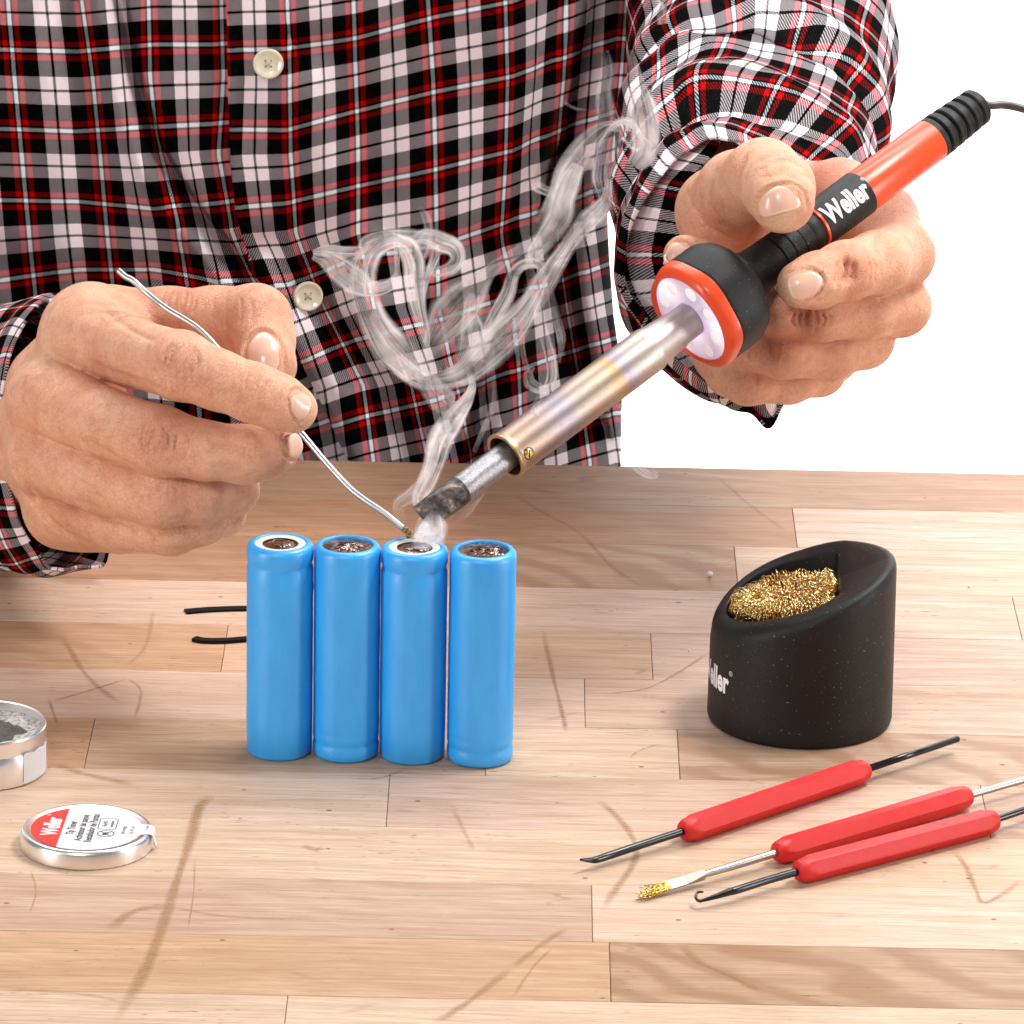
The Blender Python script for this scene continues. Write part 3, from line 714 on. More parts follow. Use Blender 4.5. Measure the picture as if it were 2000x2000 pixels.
for x, y, dd, r, s in [(357, 706, .4, .85, .55), (312, 858, .7, .85, .5), (76, 758, 4.1, .45, .7), (312, 966, 1.5, .8, .35), (220, 735, 3.0, .9, .8), (160, 985, 5.6, .8, 1.0), (500, 632, 4.4, .9, .7), (330, 585, 6.2, 1.0, .7),
                       (565, 760, .3, .5, .35), (190, 868, 4, .7, .6), (1520, 345, 4.6, .8, .45), (1660, 530, 5.4, .7, .9), (1570, 630, 6.4, .8, .9), (1520, 684, 7.3, .7, 1.1), (1480, 742, 8.6, .7, .7), (1780, 520, 8.8, .8, .6),
                       (1600, 330, 12, 1.6, 1.1), (1420, 440, 10, 1.4, .35), (1700, 610, 8, 1.0, .4), (1560, 690, 8, 1.0, .4), (1580, 600, 6.5, 1., .5)]: spot(bl, x, y, dd, r, s)
for x, y, dd, r, s in [(1530, 440, 3.8, .6, .9), (1530, 560, 4.6, .5, .9), (1480, 400, 4.6, .7, .5), (430, 930, 1.6, .9, .3), (590, 815, .6, .5, .4), (110, 700, 5, 1.2, .25), (1440, 330, 7.5, .9, .4)]: spot(pl, x, y, dd, r, s)
for nm, arr in (('blush', bl), ('pale', pl)):
    at = body.data.attributes.new(nm, 'FLOAT', 'POINT'); at.data.foreach_set('value', np.clip(arr, 0, 1.2).astype(np.float32))

for V, Fc, uv in NAILS:
    ob = mesh_obj('fingernail', V, Fc, NAIL, body, uv=uv); md = ob.modifiers.new('s', 'SOLIDIFY'); md.thickness = .035; md.offset = -1
# --- shirt
def tab(xs, ys, q): return np.interp(q, xs, ys, left=None, right=None)
VY = [0, 150, 300, 450, 600, 750, 900]
LX = np.array([[16, 28, 42, 56, 72, 85, 95], [161, 181, 195, 208, 225, 240, 250], [290, 294, 312, 350, 372, 385, 395], [431, 435, 426, 452, 515, 560, 590],
      [561, 567, 568, 578, 634, 708, 728], [690, 695, 697, 697, 730, 803, 838], [835, 845, 850, 852, 856, 890, 920], [986, 991, 987, 979, 1006, 1012, 1018], [1107, 1098, 1085, 1088, 1105, 1130, 1150], [1221, 1210, 1195, 1195, 1215, 1240, 1262]], float)
WX = [0, 150, 300, 430, 560, 700, 850, 1000, 1100, 1200]
WY = np.array([[96, 100, 86, 86, 84, 62, 22, -8, -45, -88], [251, 256, 247, 240, 243, 205, 168, 138, 102, 65], [390, 393, 407, 395, 385, 352, 320, 283, 240, 207], [548, 525, 525, 550, 545, 492, 470, 418, 385, 350],
      [690, 680, 680, 700, 705, 650, 615, 565, 535, 500], [830, 825, 825, 840, 845, 805, 770, 715, 680, 650]], float)
def cloth_uv(px, py, shift=0.0):
    px = np.asarray(px, float); py = np.asarray(py, float); yc = np.clip(py, 0, 900); xc = np.clip(px, 0, 1200)
    L = np.stack([np.interp(yc, VY, r) for r in LX], 0); L = np.vstack([L[:1]-3*145, L[:1]-2*145, L[:1]-145, L, L[-1:]+115, L[-1:]+230, L[-1:]+500]); k0 = -3
    W = np.stack([np.interp(xc, WX, r) for r in WY], 0)-shift; W = np.vstack([W[:1]-4*147, W[:1]-3*147, W[:1]-2*147, W[:1]-147, W]+[W[-1:]+145*i for i in range(1, 9)]); w0 = -4
    def inv(T, q):
        i = np.clip((T < q[None]).sum(0)-1, 0, len(T)-2); j = np.arange(len(q)); a, b = T[i, j], T[i+1, j]; return i+(q-a)/(b-a)
    return inv(L, px)+k0, inv(W, py)+w0
EDGE = [(-200, 438), (0, 439), (150, 441), (300, 447), (400, 457), (480, 478), (560, 520), (640, 560), (760, 620), (900, 690), (1000, 740), (1300, 900)]
def edge_x(py): return np.interp(py, [e[0] for e in EDGE], [e[1] for e in EDGE])
def torso_y(X, Z, px, py):
    xr = np.interp(Z, [-14, 0, 2, 4, 5.8, 7.4, 9, 14, 24], [3.9, 3.65, 3.32, 3.12, 3.0, 4.1, 4.6, 4.8, 4.8]); t = 1-(xr-X)/19.0; y = 28.4+9*(1-np.sqrt(np.clip(1-np.abs(t)**3.2, 0, 1)))
    y = y + .035*np.maximum(Z-4, 0)**1.3*.5
    def fold(pts, wd, amp, asym=0.0):
        nonlocal y
        p = catmull([(*q, 0) for q in pts], 20)[:, :2]; best = np.full(px.shape, 1e9); side = np.zeros(px.shape)
        for i in range(len(p)-1):
            ax, ay = p[i]; bx, by = p[i+1]; Lq = (bx-ax)**2+(by-ay)**2; tt = np.clip(((px-ax)*(bx-ax)+(py-ay)*(by-ay))/Lq, 0, 1)
            ex, ey = px-ax-tt*(bx-ax), py-ay-tt*(by-ay); dd = np.hypot(ex, ey); u = dd < best; best = np.where(u, dd, best); side = np.where(u, np.sign(ex*(by-ay)-ey*(bx-ax)), side)
        s = best*side
        y += -amp*np.exp(-(s/wd)**2) + asym*amp*np.exp(-((s-wd*1.6)/wd)**2)
    fold([(195, -40), (215, 50), (250, 200), (300, 320), (380, 440), (455, 530), (520, 600)], 20, .75, 1.3)
    fold([(-60, 480), (80, 500), (200, 520), (350, 500), (450, 470)], 40, -.35)
    fold([(60, -100), (100, 100), (140, 300), (150, 520)], 45, .35, .5)
    fold([(600, 150), (650, 300), (700, 520), (800, 700), (880, 900)], 45, .45, .8)
    fold([(520, 520), (600, 640), (680, 760), (740, 950)], 36, .5, .9)
    fold([(760, 0), (740, 200), (720, 400), (600, 560)], 40, -.25)
    fold([(1130, -40), (1090, 150), (1060, 300), (1040, 420), (990, 560)], 26, 1.1, 1.5)
    fold([(1090, 380), (1085, 560), (1110, 720), (1150, 900)], 40, -2.4)
    fold([(1160, 420), (1145, 600), (1170, 750), (1190, 900)], 18, .9, -.8)
    fold([(900, 700), (1000, 640), (1100, 560)], 34, .3, .6)
    fold([(950, 950), (980, 800), (1020, 650), (1060, 500)], 24, .8, 1.0)
    fold([(700, 600), (800, 560), (900, 540)], 36, .25)
    y += .16*vnoise(px/130, py/170, 3)+.06*vnoise(px/50, py/70, 7)
    return y
def torso_panel(name, left, right_side, nx, nz, offset, shift, thick):
    zz = np.linspace(24, -14, nz); V = []; uv = []; Fc = []
    for z in zz:
        yb = 30.0; e = np.array([0, yb, z]); _, pyy, _ = proj(e[None]); xe = (edge_x(pyy)[0]-1000)/59.3
        tx = np.linspace(0, 1, nx)
        X = (-36+(xe+36+.25)*tx) if left else (xe+(np.interp(z, [-14, 0, 2, 4, 5.8, 7.4, 9, 14, 24], [3.9, 3.65, 3.32, 3.12, 3.0, 4.1, 4.6, 4.8, 4.8])-.01-xe)*tx)
        if left: X = -36+(xe+.5+36)*tx**.9
        pt = np.stack([X, np.full(nx, yb), np.full(nx, z)], 1); px, py, _ = proj(pt); Yv = torso_y(X, z, px, py)
        pt[:, 1] = Yv; px, py, _ = proj(pt)
        if not left: pt[:, 1] -= offset*np.clip(tx*0+1, 0, 1)*(1-.35*np.clip((px-edge_x(py))/120, 0, 1)) + .05*np.exp(-((px-edge_x(py)-12)/9)**2)
        else: pt[:, 1] += .12*np.exp(-((px-edge_x(py))/14)**2)
        u, v = cloth_uv(px, py, shift)
        V += list(pt); uv += list(np.stack([u, v], 1))
    for j in range(nz-1):
        for i in range(nx-1):
            a = j*nx+i; Fc.append((a, a+nx, a+nx+1, a+1))
    ob = mesh_obj(name, V, Fc, PLAID, person, uv=uv); md = ob.modifiers.new('s', 'SOLIDIFY'); md.thickness = thick; md.offset = 0
    return ob
torso_panel('shirt_front', True, False, 260, 300, 0, 0, .08)
torso_panel('button_placket_front', False, True, 260, 300, .22, -8, .10)
V = []; uv = []; Fc = []
for j in range(40):
    z = 24-38*j/39
    for i in range(40):
        a = pi*i/39; xr_ = float(np.interp(z, [-14, 0, 2, 4, 5.8, 7.4, 9, 14, 24], [3.9, 3.65, 3.32, 3.12, 3.0, 4.1, 4.6, 4.8, 4.8]))-.02; hw_ = (xr_+33.5)/2; x = xr_-hw_+hw_*cos(a); y = 37.4+9*sin(a); V.append((x, y, z)); uv.append((i*.45, j*.37))
for j in range(39):
    for i in range(39): a = j*40+i; Fc.append((a, a+1, a+41, a+40))
mesh_obj('shirt_back', V, Fc, PLAID, person, uv=uv)

def sleeve(name, rings, nr, ns, folds, period_a, bottom=None, v0=0.0, uoff=0.0):
    Rg = catmull([r[:3] for r in rings], nr); S2 = catmull([r[3:6] for r in rings], nr)
    V = []; uv = []; Fc = []; acc = v0; prev = None
    th = np.linspace(0, 2*pi, ns, endpoint=False)
    for i in range(nr):
        t = i/(nr-1); cx, cy, dd = Rg[i]; rx, ry, rot = S2[i]
        c = np.cos(th); s = np.sin(th); k = folds(t, th)
        ex = rx*c*(1+k); ey = ry*s*(1+k)
        X = cx+ex*cos(rot)-ey*sin(rot); Yp = cy+ex*sin(rot)+ey*cos(rot)
        if bottom is not None: X, Yp = bottom(t, th, X, Yp)
        r = Fw[None]+Rt[None]*((X-1000)/FPX)[:, None]-Up[None]*((Yp-1000)/FPX)[:, None]
        pt = CAM+r*(D0-2.2+dd+8*k)[:, None]
        ctr = np.array([cx, cy, dd*66])
        if prev is not None: acc += np.linalg.norm(ctr-prev)/66/2.35
        prev = ctr
        V += list(pt); uv += [(uoff+period_a*q/(2*pi), acc+.05*sin(q*3)) for q in th]
    base = len(V)
    # seam: duplicate first column so the pattern does not wrap backwards
    for i in range(nr): V.append(V[i*ns]); uv.append((uoff+period_a, uv[i*ns][1]))
    for i in range(nr-1):
        for k in range(ns):
            a, b_ = i*ns+k, i*ns+k+1 if k < ns-1 else base+i
            a2, b2_ = a+ns, b_+ns if k < ns-1 else base+i+1
            Fc.append((a, b_, b2_, a2))
    ob = mesh_obj(name, V, Fc, PLAID, person, uv=uv); md = ob.modifiers.new('s', 'SOLIDIFY'); md.thickness = .10; md.offset = 0
    return ob
def foldR(t, th):
    ang = np.cos(th-4.3)
    k = .062*np.sin(t*30+1.6*np.sin(th*1+.6)+.5)*np.clip(t*6, 0, 1) + .075*vnoise(np.cos(th)*2.2+t*9, np.sin(th)*2.2, t*7+2) + .022*vnoise(np.cos(th)*5, np.sin(th)*5+t*6, t*16)
    k += -.17*np.exp(-((t-.26-.03*np.sin(th))/.026)**2)*(.6+.4*np.cos(th+2)) -.20*np.exp(-((t-.46+.05*np.sin(th*1.0+1))/.030)**2) -.09*np.exp(-((t-.12-.02*np.cos(th*2))/.016)**2)+ .02*np.sin(3*th+5*t)
    return k
def botR(t, th, X, Y):
    e = np.exp(-(t/.06)**2)
    Y = Y + e*(9*np.sin(th*7+1)*np.clip(np.sin(th), 0, 1)); X = X + e*5*np.sin(th*9)
    tip = np.exp(-((X-1502)/26)**2)*np.clip(np.sin(th), 0, 1)
    return X, Y+40*tip*np.exp(-(t/.10)**2)
sleeve('sleeve', [(1468, 536, 12.6, 150, 250, -.12), (1422, 512, 13.6, 222, 272, -.18), (1452, 420, 16.5, 262, 262, -.1), (1470, 300, 19.5, 262, 240, 0), (1480, 170, 22.5, 252, 220, 0), (1482, 20, 25.5, 246, 210, 0), (1440, -180, 29, 250, 230, .2), (1330, -420, 34, 280, 240, .3)],
       220, 220, foldR, 11, botR, .2, .1)
def foldL(t, th):
    return .03*np.sin(t*18+np.sin(th*2))+.035*vnoise(np.cos(th)*2+t*6, np.sin(th)*2, 5+t*5)+.015*vnoise(np.cos(th)*6, np.sin(th)*6, t*14)
def botL(t, th, X, Y):
    tip = np.exp(-((th-1.15)/.20)**2)*np.exp(-(t/.09)**2)
    return X+14*tip, Y+12*tip+5*np.sin(th*8)*np.exp(-(t/.05)**2)
sleeve('sleeve', [(128, 852, 9.6, 124, 266, -.02), (70, 850, 11.2, 130, 266, 0), (-40, 850, 13.2, 150, 264, 0), (-200, 840, 17, 190, 270, 0), (-420, 700, 24, 280, 300, .2), (-560, 300, 32, 320, 300, .4), (-600, -100, 38, 330, 300, .5)],
       170, 170, foldL, 11, botL, .5, .45)

def button(px, py, yw, r, tilt, lab=None):
    c = Y_at(px, py, yw); a = np.array([tilt, -1, .12]); a /= np.linalg.norm(a)
    prof = [(.0001, 0), (r*.9, 0), (r, .05), (r*.98, .12), (r*.9, .155), (r*.80, .14), (r*.66, .09), (r*.5, .075), (.0001, .07)]
    v, f = lathe(prof, c, a, n=48, cap0=False, cap1=False); ob = mesh_obj('button', v, f, BUTTON, person)
    _, u, v2 = frame(a)
    for sx in (-1, 1):
        for sy in (-1, 1):
            q = c+a*.074+u*sx*.09+v2*sy*.09; v, f = lathe([(.032, .002), (.026, .006)], q, a, n=10); mesh_obj('button_hole', v, f, DARK_HOLE, ob)
    v, f = tube([c+a*.08+u*-.09+v2*-.09, c+a*.11, c+a*.08+u*.09+v2*.09], .022, 6); mesh_obj('thread', v, f, THREAD, ob)
    v, f = tube([c+a*.08+u*.09+v2*-.09, c+a*.105, c+a*.08+u*-.09+v2*.09], .022, 6); mesh_obj('thread', v, f, THREAD, ob)
def surf_y(px, py):
    y = 28.5
    for _ in range(5):
        q = Y_at(px, py, y); y = float(torso_y(np.array([q[0]]), q[2], np.array([px*1.0]), np.array([py*1.0]))[0])
    return y
button(524, 124, surf_y(524, 124)-.42, .50, .05)
button(601, 578, surf_y(601, 578)-.42, .50, .22)
rebase(person)
for ch in person.children:
    if ch.children: 
        for g in ch.children: g.matrix_parent_inverse = Matrix()

# ------------------------------------------------------------------ soldering iron
iron = empty('soldering_iron', P(1500, 500, 6.3))
tag(iron, 'red and black soldering iron with a lit ring head, gripped in one hand', 'soldering iron')
AX = (IB-IA); AL = np.linalg.norm(AX); AX = AX/AL
def at_px(x):                     # axial distance from IA whose picture x is given
    lo, hi = -6.0, 30.0
    for _ in range(40):
        m = (lo+hi)/2
        if proj((IA+AX*m)[None])[0][0] < x: lo = m
        else: hi = m
    return (lo+hi)/2
def ilathe(name, prof, mat, n=64, shape=None, cap0=True, cap1=True, parent=iron, along=None):
    v, f = lathe(prof, IA, AX, n, cap0, cap1, shape); ob = mesh_obj(name, v, f, mat, parent, auto=38)
    if along:
        at = ob.data.attributes.new('along', 'FLOAT', 'POINT'); t = (np.array(v)-IA)@AX
        at.data.foreach_set('value', ((t-along[0])/(along[1]-along[0])).astype(np.float32))
    return ob
xs = {k: at_px(x) for k, x in dict(tip=830, joint=897, bar=986, tap=1269, tap2=1322, lens=1349, neck=1492, ring=1590, col=1602, col2=1680, red2=1818, rel=1912).items()}
ilathe('tip_shaft', [(.39, xs['joint']-.05), (.40, xs['joint']), (.405, xs['joint']+.3), (.40, xs['bar']+1.5)], TIPSHAFT, 48)
b0 = xs['bar']; s0 = xs['tap']; s1 = xs['tap2']; le = xs['lens']
prof = [(.60, b0+.5), (.61, b0+.02), (.65, b0), (.705, b0), (.72, b0+.03), (.715, b0+.09), (.68, b0+.13), (.675, b0+.22)]
prof += [(.675, b0+.22+(s0-b0-.3)*i/14) for i in range(1, 15)]
prof += [(.668, s0), (.63, s0+.15), (.56, s1-.1), (.525, s1), (.52, s1+.2), (.52, le+.5)]
ilathe('barrel', prof, BARREL, 64, cap0=False, along=(b0, le))
# little screw on the barrel
nview = -Fw-((-Fw)@AX)*AX; nview /= np.linalg.norm(nview); side = np.cross(AX, nview)
tq = at_px(1030); best = None
for k in range(-60, 61):
    a = radians(k*1.5); q = IA+AX*tq+.675*(cos(a)*nview+sin(a)*side); x, y, _ = proj(q[None]); e = abs(y[0]-885)
    if best is None or e < best[0]: best = (e, a)
a = best[1]; nn = cos(a)*nview+sin(a)*side
for _ in range(6):
    q = proj((IA+AX*tq+.675*nn)[None]); tq += (1033-q[0][0])/75
    best = min((abs(proj((IA+AX*tq+.675*(cos(radians(k))*nview+sin(radians(k))*side))[None])[1][0]-886), radians(k)) for k in range(-80, 81))
    a = best[1]; nn = cos(a)*nview+sin(a)*side
c = IA+AX*tq+.665*nn
v, f = lathe([(.15, -.1), (.15, .03), (.12, .045), (.0001, .05)], c, nn, n=28, cap1=False); scr = mesh_obj('screw', v, f, BRASS, iron)
_, u, v2 = frame(nn); sd = (AX*.5+np.cross(nn, AX)*.85); sd /= np.linalg.norm(sd); sp_ = np.cross(nn, sd)
V = [c+nn*h_+sd*a_*.115+sp_*b_*.022 for h_ in (.04, .054) for a_, b_ in ((-1, -1), (1, -1), (1, 1), (-1, 1))]
mesh_obj('slot', V, [(3, 2, 1, 0), (4, 5, 6, 7), (0, 1, 5, 4), (1, 2, 6, 5), (2, 3, 7, 6), (3, 0, 4, 7)], DARK_HOLE, scr, smooth=False)
v, f = lathe([(.175, 0), (.175, .018), (.15, .018), (.15, 0)], c-nn*.005, nn, n=28, cap0=False, cap1=False); mesh_obj('screw_hole', v, f, DARK_HOLE, scr)
# chisel tip: rough faceted body
tj = xs['joint']; te = xs['tip']; V = []; Fc = []; nr, ns = 26, 56
wdir = P(819, 985, .2)-P(842, 1037, .2); wdir -= (wdir@AX)*AX; wdir /= np.linalg.norm(wdir); ndir = np.cross(AX, wdir)
if ndir@(-Fw) < 0: ndir = -ndir
for i in range(nr):
    t = i/(nr-1); ax = tj+.04+(te-.12-tj)*t
    for k in range(ns):
        th = 2*pi*k/ns; cw, cn = cos(th), sin(th)
        q = max(0, (t-.25)/.75); wr = .43*(1-.06*q); nr_ = .43*(1-.80*q) if cn > 0 else .43*(1-.70*q)
        lf = .43*(1-.86*max(0, (t-.12)/.88)); lb = .43*(1-.80*q); pw = cw; nr_ = 1.0; pn = min(max(.43*cn, -lb), lf)
        rg = 1+.010*float(vnoise(cw*3+5, cn*3+t*6, t*9))+.010*float(vnoise(cw*9, cn*9, t*20))
        V.append(IA+AX*(ax-.05*q*cw)+(wdir*wr*pw+ndir*nr_*pn)*rg)
for i in range(nr-1):
    for k in range(ns): Fc.append((i*ns+k, (i+1)*ns+k, (i+1)*ns+(k+1) % ns, i*ns+(k+1) % ns))
Fc += [tuple(range(ns)), tuple((nr-1)*ns+k for k in range(ns))[::-1]]
mesh_obj('tip', V, Fc, TIP, iron, auto=40)
# head
LED = simple('lit_led', (.9, .9, .9), .4, em=(1, .90, 1), ems=.18)
for k in range(8):
    a_ = 2*pi*(k+.3)/8; q_ = IA+AX*(le-.034)+1.03*(cos(a_)*nview+sin(a_)*side)
    v, f = lathe([(.22, 0), (.20, .008), (.10, .016), (.001, .018)], q_, -AX, n=20, cap0=False, cap1=False); mesh_obj('led', v, f, LED, iron)
hexs = lambda amt: (lambda th, r, t: r*(1-(amt if r > 1.5 else 0)*(.5-.5*cos(6*(th-.15)))))
ilathe('lens', [(.54, le-.02), (.60, le-.03), (.8, le-.02), (1.05, le-.035), (1.30, le-.02), (1.40, le+.02), (1.40, le+.2)], LENS, 96, cap0=False)
ilathe('bezel', [(1.37, le+.22), (1.37, le-.03), (1.42, le-.09), (1.56, le-.05), (1.66, le+.05), (1.70, le+.16), (1.71, le+.40), (1.66, le+.42)], ORANGE, 120, hexs(.05), cap0=False, cap1=False)
hb = le+.40; nk = xs['neck']
ilathe('head_shell', [(1.66, hb), (1.69, hb+.03), (1.70, hb+.10), (1.70, hb+.75), (1.66, hb+1.02), (1.55, hb+1.25), (1.36, hb+1.42), (1.12, hb+1.55), (.90, hb+1.70), (.78, hb+1.92), (.70, hb+2.2), (.665, nk)], BLACK_RUBBER, 120, hexs(.045) if 0 else (lambda th, r, t: r*(1-.045*(.5-.5*cos(6*(th-.15)))*min(1, max(0, (hb+1.4-t))))), cap0=False, cap1=False)
gp = []; t = nk; ng = 5; dl = (xs['ring']-.03-nk)/ng
for k in range(ng): gp += [(.665-.012*k, t), (.66-.01*k, t+dl*.80), (.61, t+dl*.84), (.61, t+dl*.96)]; t += dl
ilathe('grip', gp, BLACK_RUBBER, 64, cap0=False, cap1=False)
ilathe('red_band', [(.64, xs['ring']-.04), (.665, xs['ring']-.03), (.665, xs['ring']+.05), (.64, xs['ring']+.06)], ORANGE, 64)
ilathe('collar', [(.655, xs['ring']+.055), (.675, xs['ring']+.07), (.685, xs['col']+.1), (.695, xs['col2']-.03), (.68, xs['col2'])], BLACK_RUBBER, 64)
ilathe('handle_sleeve', [(.60, xs['col2']-.02), (.672, xs['col2']-.01), (.672, xs['red2']-.02), (.66, xs['red2'])], ORANGE, 64)
rl = xs['rel']-xs['red2']; rp = [(.64, xs['red2']-.01), (.665, xs['red2']), (.66, xs['red2']+.18)]; nb = 5
for k in range(nb):
    a = xs['red2']+.2+(rl-.25)*k/nb; dl = (rl-.25)/nb; r0 = .655-.018*k; rp += [(.555-.01*k, a), (.555-.01*k, a+dl*.16), (r0-.03, a+dl*.24), (r0, a+dl*.34), (r0, a+dl*.82), (r0-.04, a+dl*.96)]
rp += [(.50, xs['rel']-.02), (.35, xs['rel']+.05), (.12, xs['rel']+.07)]
ilathe('strain_relief', rp, BLACK_RUBBER, 64)
e0 = IA+AX*xs['rel']; v, f = tube(catmull([e0-AX*.25, e0+AX*.05, P(1935, 206, 10.3), P(1962, 205, 10.4), P(2000, 213, 10.4), P(2080, 240, 10.5), P(2300, 400, 11)], 60), .125, 16); mesh_obj('cable', v, f, simple('grey_cable', (.07, .06, .06), .35), iron)
# lettering wrapped round the collar
def wrap_text(body, size, bold, sx, t0, ang, rr, mat, parent, name='lettering', flip=1):
    tv, tf = text_mesh(body, size, bold, sx, cut=.06); V = []
    for x, y in tv:
        a_ = ang+flip*y/rr; V.append(IA+AX*(t0+x)+(rr+.006)*(cos(a_)*nview+sin(a_)*side))
    return mesh_obj(name, V, tf, mat, parent, smooth=False)
_s = proj((IA+AX*14+side)[None])[1][0] > proj((IA+AX*14-side)[None])[1][0]
fl = -1 if _s else 1
mid = (xs['ring']+.12+xs['col2']-.1)/2
wrap_text('Weller', .86, .03, .70, mid-.02, (0.0)*fl, .69, PRINT_WHITE, iron, flip=fl)
wrap_text('®', .16, .0, 1, mid+.93, .42*fl, .69, PRINT_WHITE, iron, flip=fl)
rebase(iron)
for g in scr.children: g.matrix_parent_inverse = Matrix()

# ------------------------------------------------------------------ solder wire
wp = [(231, 528, 3.6), (245, 540, 3.5), (261, 549, 3.4), (290, 575, 3.3), (326, 603, 3.0), (391, 645, 2.6), (460, 720, 2.2), (520, 785, 1.9), (576, 832, 1.7), (634, 900, 1.3), (680, 950, 1.0), (712, 976, .8), (752, 1003, .6), (790, 1034, .45)]
pp = catmull([P(*q) for q in wp], 120)
v, f = tube(pp, .088, 24); wire = mesh_obj('solder_wire', v, f, WIRE)
tag(wire, 'bent silver solder wire held between finger and thumb, reaching the third battery', 'solder wire')
V, Fc = [], []
for k, (x, y, dd, r) in enumerate([(793, 1036, .42, .10), (799, 1041, .4, .085), (805, 1046, .4, .08), (797, 1047, .35, .07), (810, 1049, .4, .06)]):
    q = P(x, y, dd); vv, ff = lathe([(r*sin(pi*j/8)+1e-4, -r*cos(pi*j/8)) for j in range(9)], q, n=12, cap0=False, cap1=False); V, Fc = merge((V, Fc), (vv, ff))
mo = mesh_obj('melted_flux', V, Fc, FLUX, wire)
me = NT('amber_flux').set(color=(.26, .13, .03), rough=.08, metal=.3, coat=.5); mo.data.materials[0] = me

# ------------------------------------------------------------------ cleaner holder with brass wool
hc = G(1569, 1466) + np.array([0, 2.62, 0]); RH = 2.60
holder = empty('cleaner_holder', hc); tag(holder, 'matt black slant-topped tip cleaner holder standing on the workbench', 'tip cleaner holder')
def top_h(x, y): 
    u = x/RH; return 4.0+.92*u+.10*u*u*u-.10*(1-abs(u))+.15*max(0, y)*(1 if x < 1.2 else max(0, 1-(x-1.2)/2.0))
bc = np.array([-.30, 0.05]); RB = 1.86; XC = .98
def bore_r(th, r=RB):       # distance from the bore centre in direction th, cut by a straight chord
    c_ = cos(th); xx = XC+.30
    return min(r, xx/c_) if c_ > 1e-6 and xx/c_ < r else r
N = 144; V = []; Fc = []
def ringadd(fn):
    for k in range(N): V.append(hc+np.array(fn(2*pi*k/N)))
lev = [0, .06, .16, .6, 1.2, 1.8, 2.4]
def rout(z): return RH*(1.0+.018*(1-z/5)) - (.10 if z == 0 else .03 if z == .06 else 0)
for z in lev: ringadd(lambda th: (rout(z)*cos(th), rout(z)*sin(th), z))
for dr, dz in ((0, -.42), (.01, -.30), (.04, -.19), (.10, -.10), (.18, -.035), (.30, 0.0)):
    def fn(th, dr=dr, dz=dz):
        r = RH-dr; x, y = r*cos(th), r*sin(th); return (x, y, top_h(x, y)+dz)
    ringadd(fn)
def bore_pt(th, grow, dz, zabs=None):
    # matching angle on the outer ring -> bore centre polar
    ox, oy = (RH-.3)*cos(th)-bc[0], (RH-.3)*sin(th)-bc[1]; t2 = math.atan2(oy, ox); r = bore_r(t2)+grow
    x, y = bc[0]+r*cos(t2), bc[1]+r*sin(t2); return (x, y, (top_h(x, y)+dz) if zabs is None else zabs)
for q in (.33, .66):
    def fn(th, q=q):
        a_ = np.array([(RH-.3)*cos(th), (RH-.3)*sin(th)]); b_ = np.array(bore_pt(th, .05, 0)[:2]); m_ = a_*(1-q)+b_*q; return (m_[0], m_[1], top_h(*m_))
    ringadd(fn)
ringadd(lambda th: bore_pt(th, .05, 0)); ringadd(lambda th: bore_pt(th, .012, -.02)); ringadd(lambda th: bore_pt(th, 0, -.07))
ringadd(lambda th: bore_pt(th, -.02, -.35)); ringadd(lambda th: bore_pt(th, -.03, 0, 1.6))
M = len(V)//N
for i in range(M-1):
    for k in range(N): k2 = (k+1) % N; Fc.append((i*N+k, i*N+k2, (i+1)*N+k2, (i+1)*N+k))
Fc.append(tuple(range(N))[::-1]); Fc.append(tuple((M-1)*N+k for k in range(N)))
mesh_obj('shell', V, Fc, BLACK_RUBBER, holder, auto=50)
tv, tf = text_mesh('Weller', .92, .03, .72, 'RIGHT', cut=.12); Vt = []
aend = -pi/2-radians(54)
for x, y in tv: 
    r = rout(1.4)+.006; a_ = aend+x/r; Vt.append(hc+np.array([r*cos(a_), r*sin(a_), 1.52+y]))
mesh_obj('lettering', Vt, tf, PRINT_WHITE, holder, smooth=False)
tv, tf = text_mesh('®', .2, 0, 1); Vt = []
for x, y in tv: r = rout(1.8)+.006; a_ = aend+.035+x/r; Vt.append(hc+np.array([r*cos(a_), r*sin(a_), 1.88+y]))
mesh_obj('lettering', Vt, tf, PRINT_WHITE, holder, smooth=False)
rebase(holder)

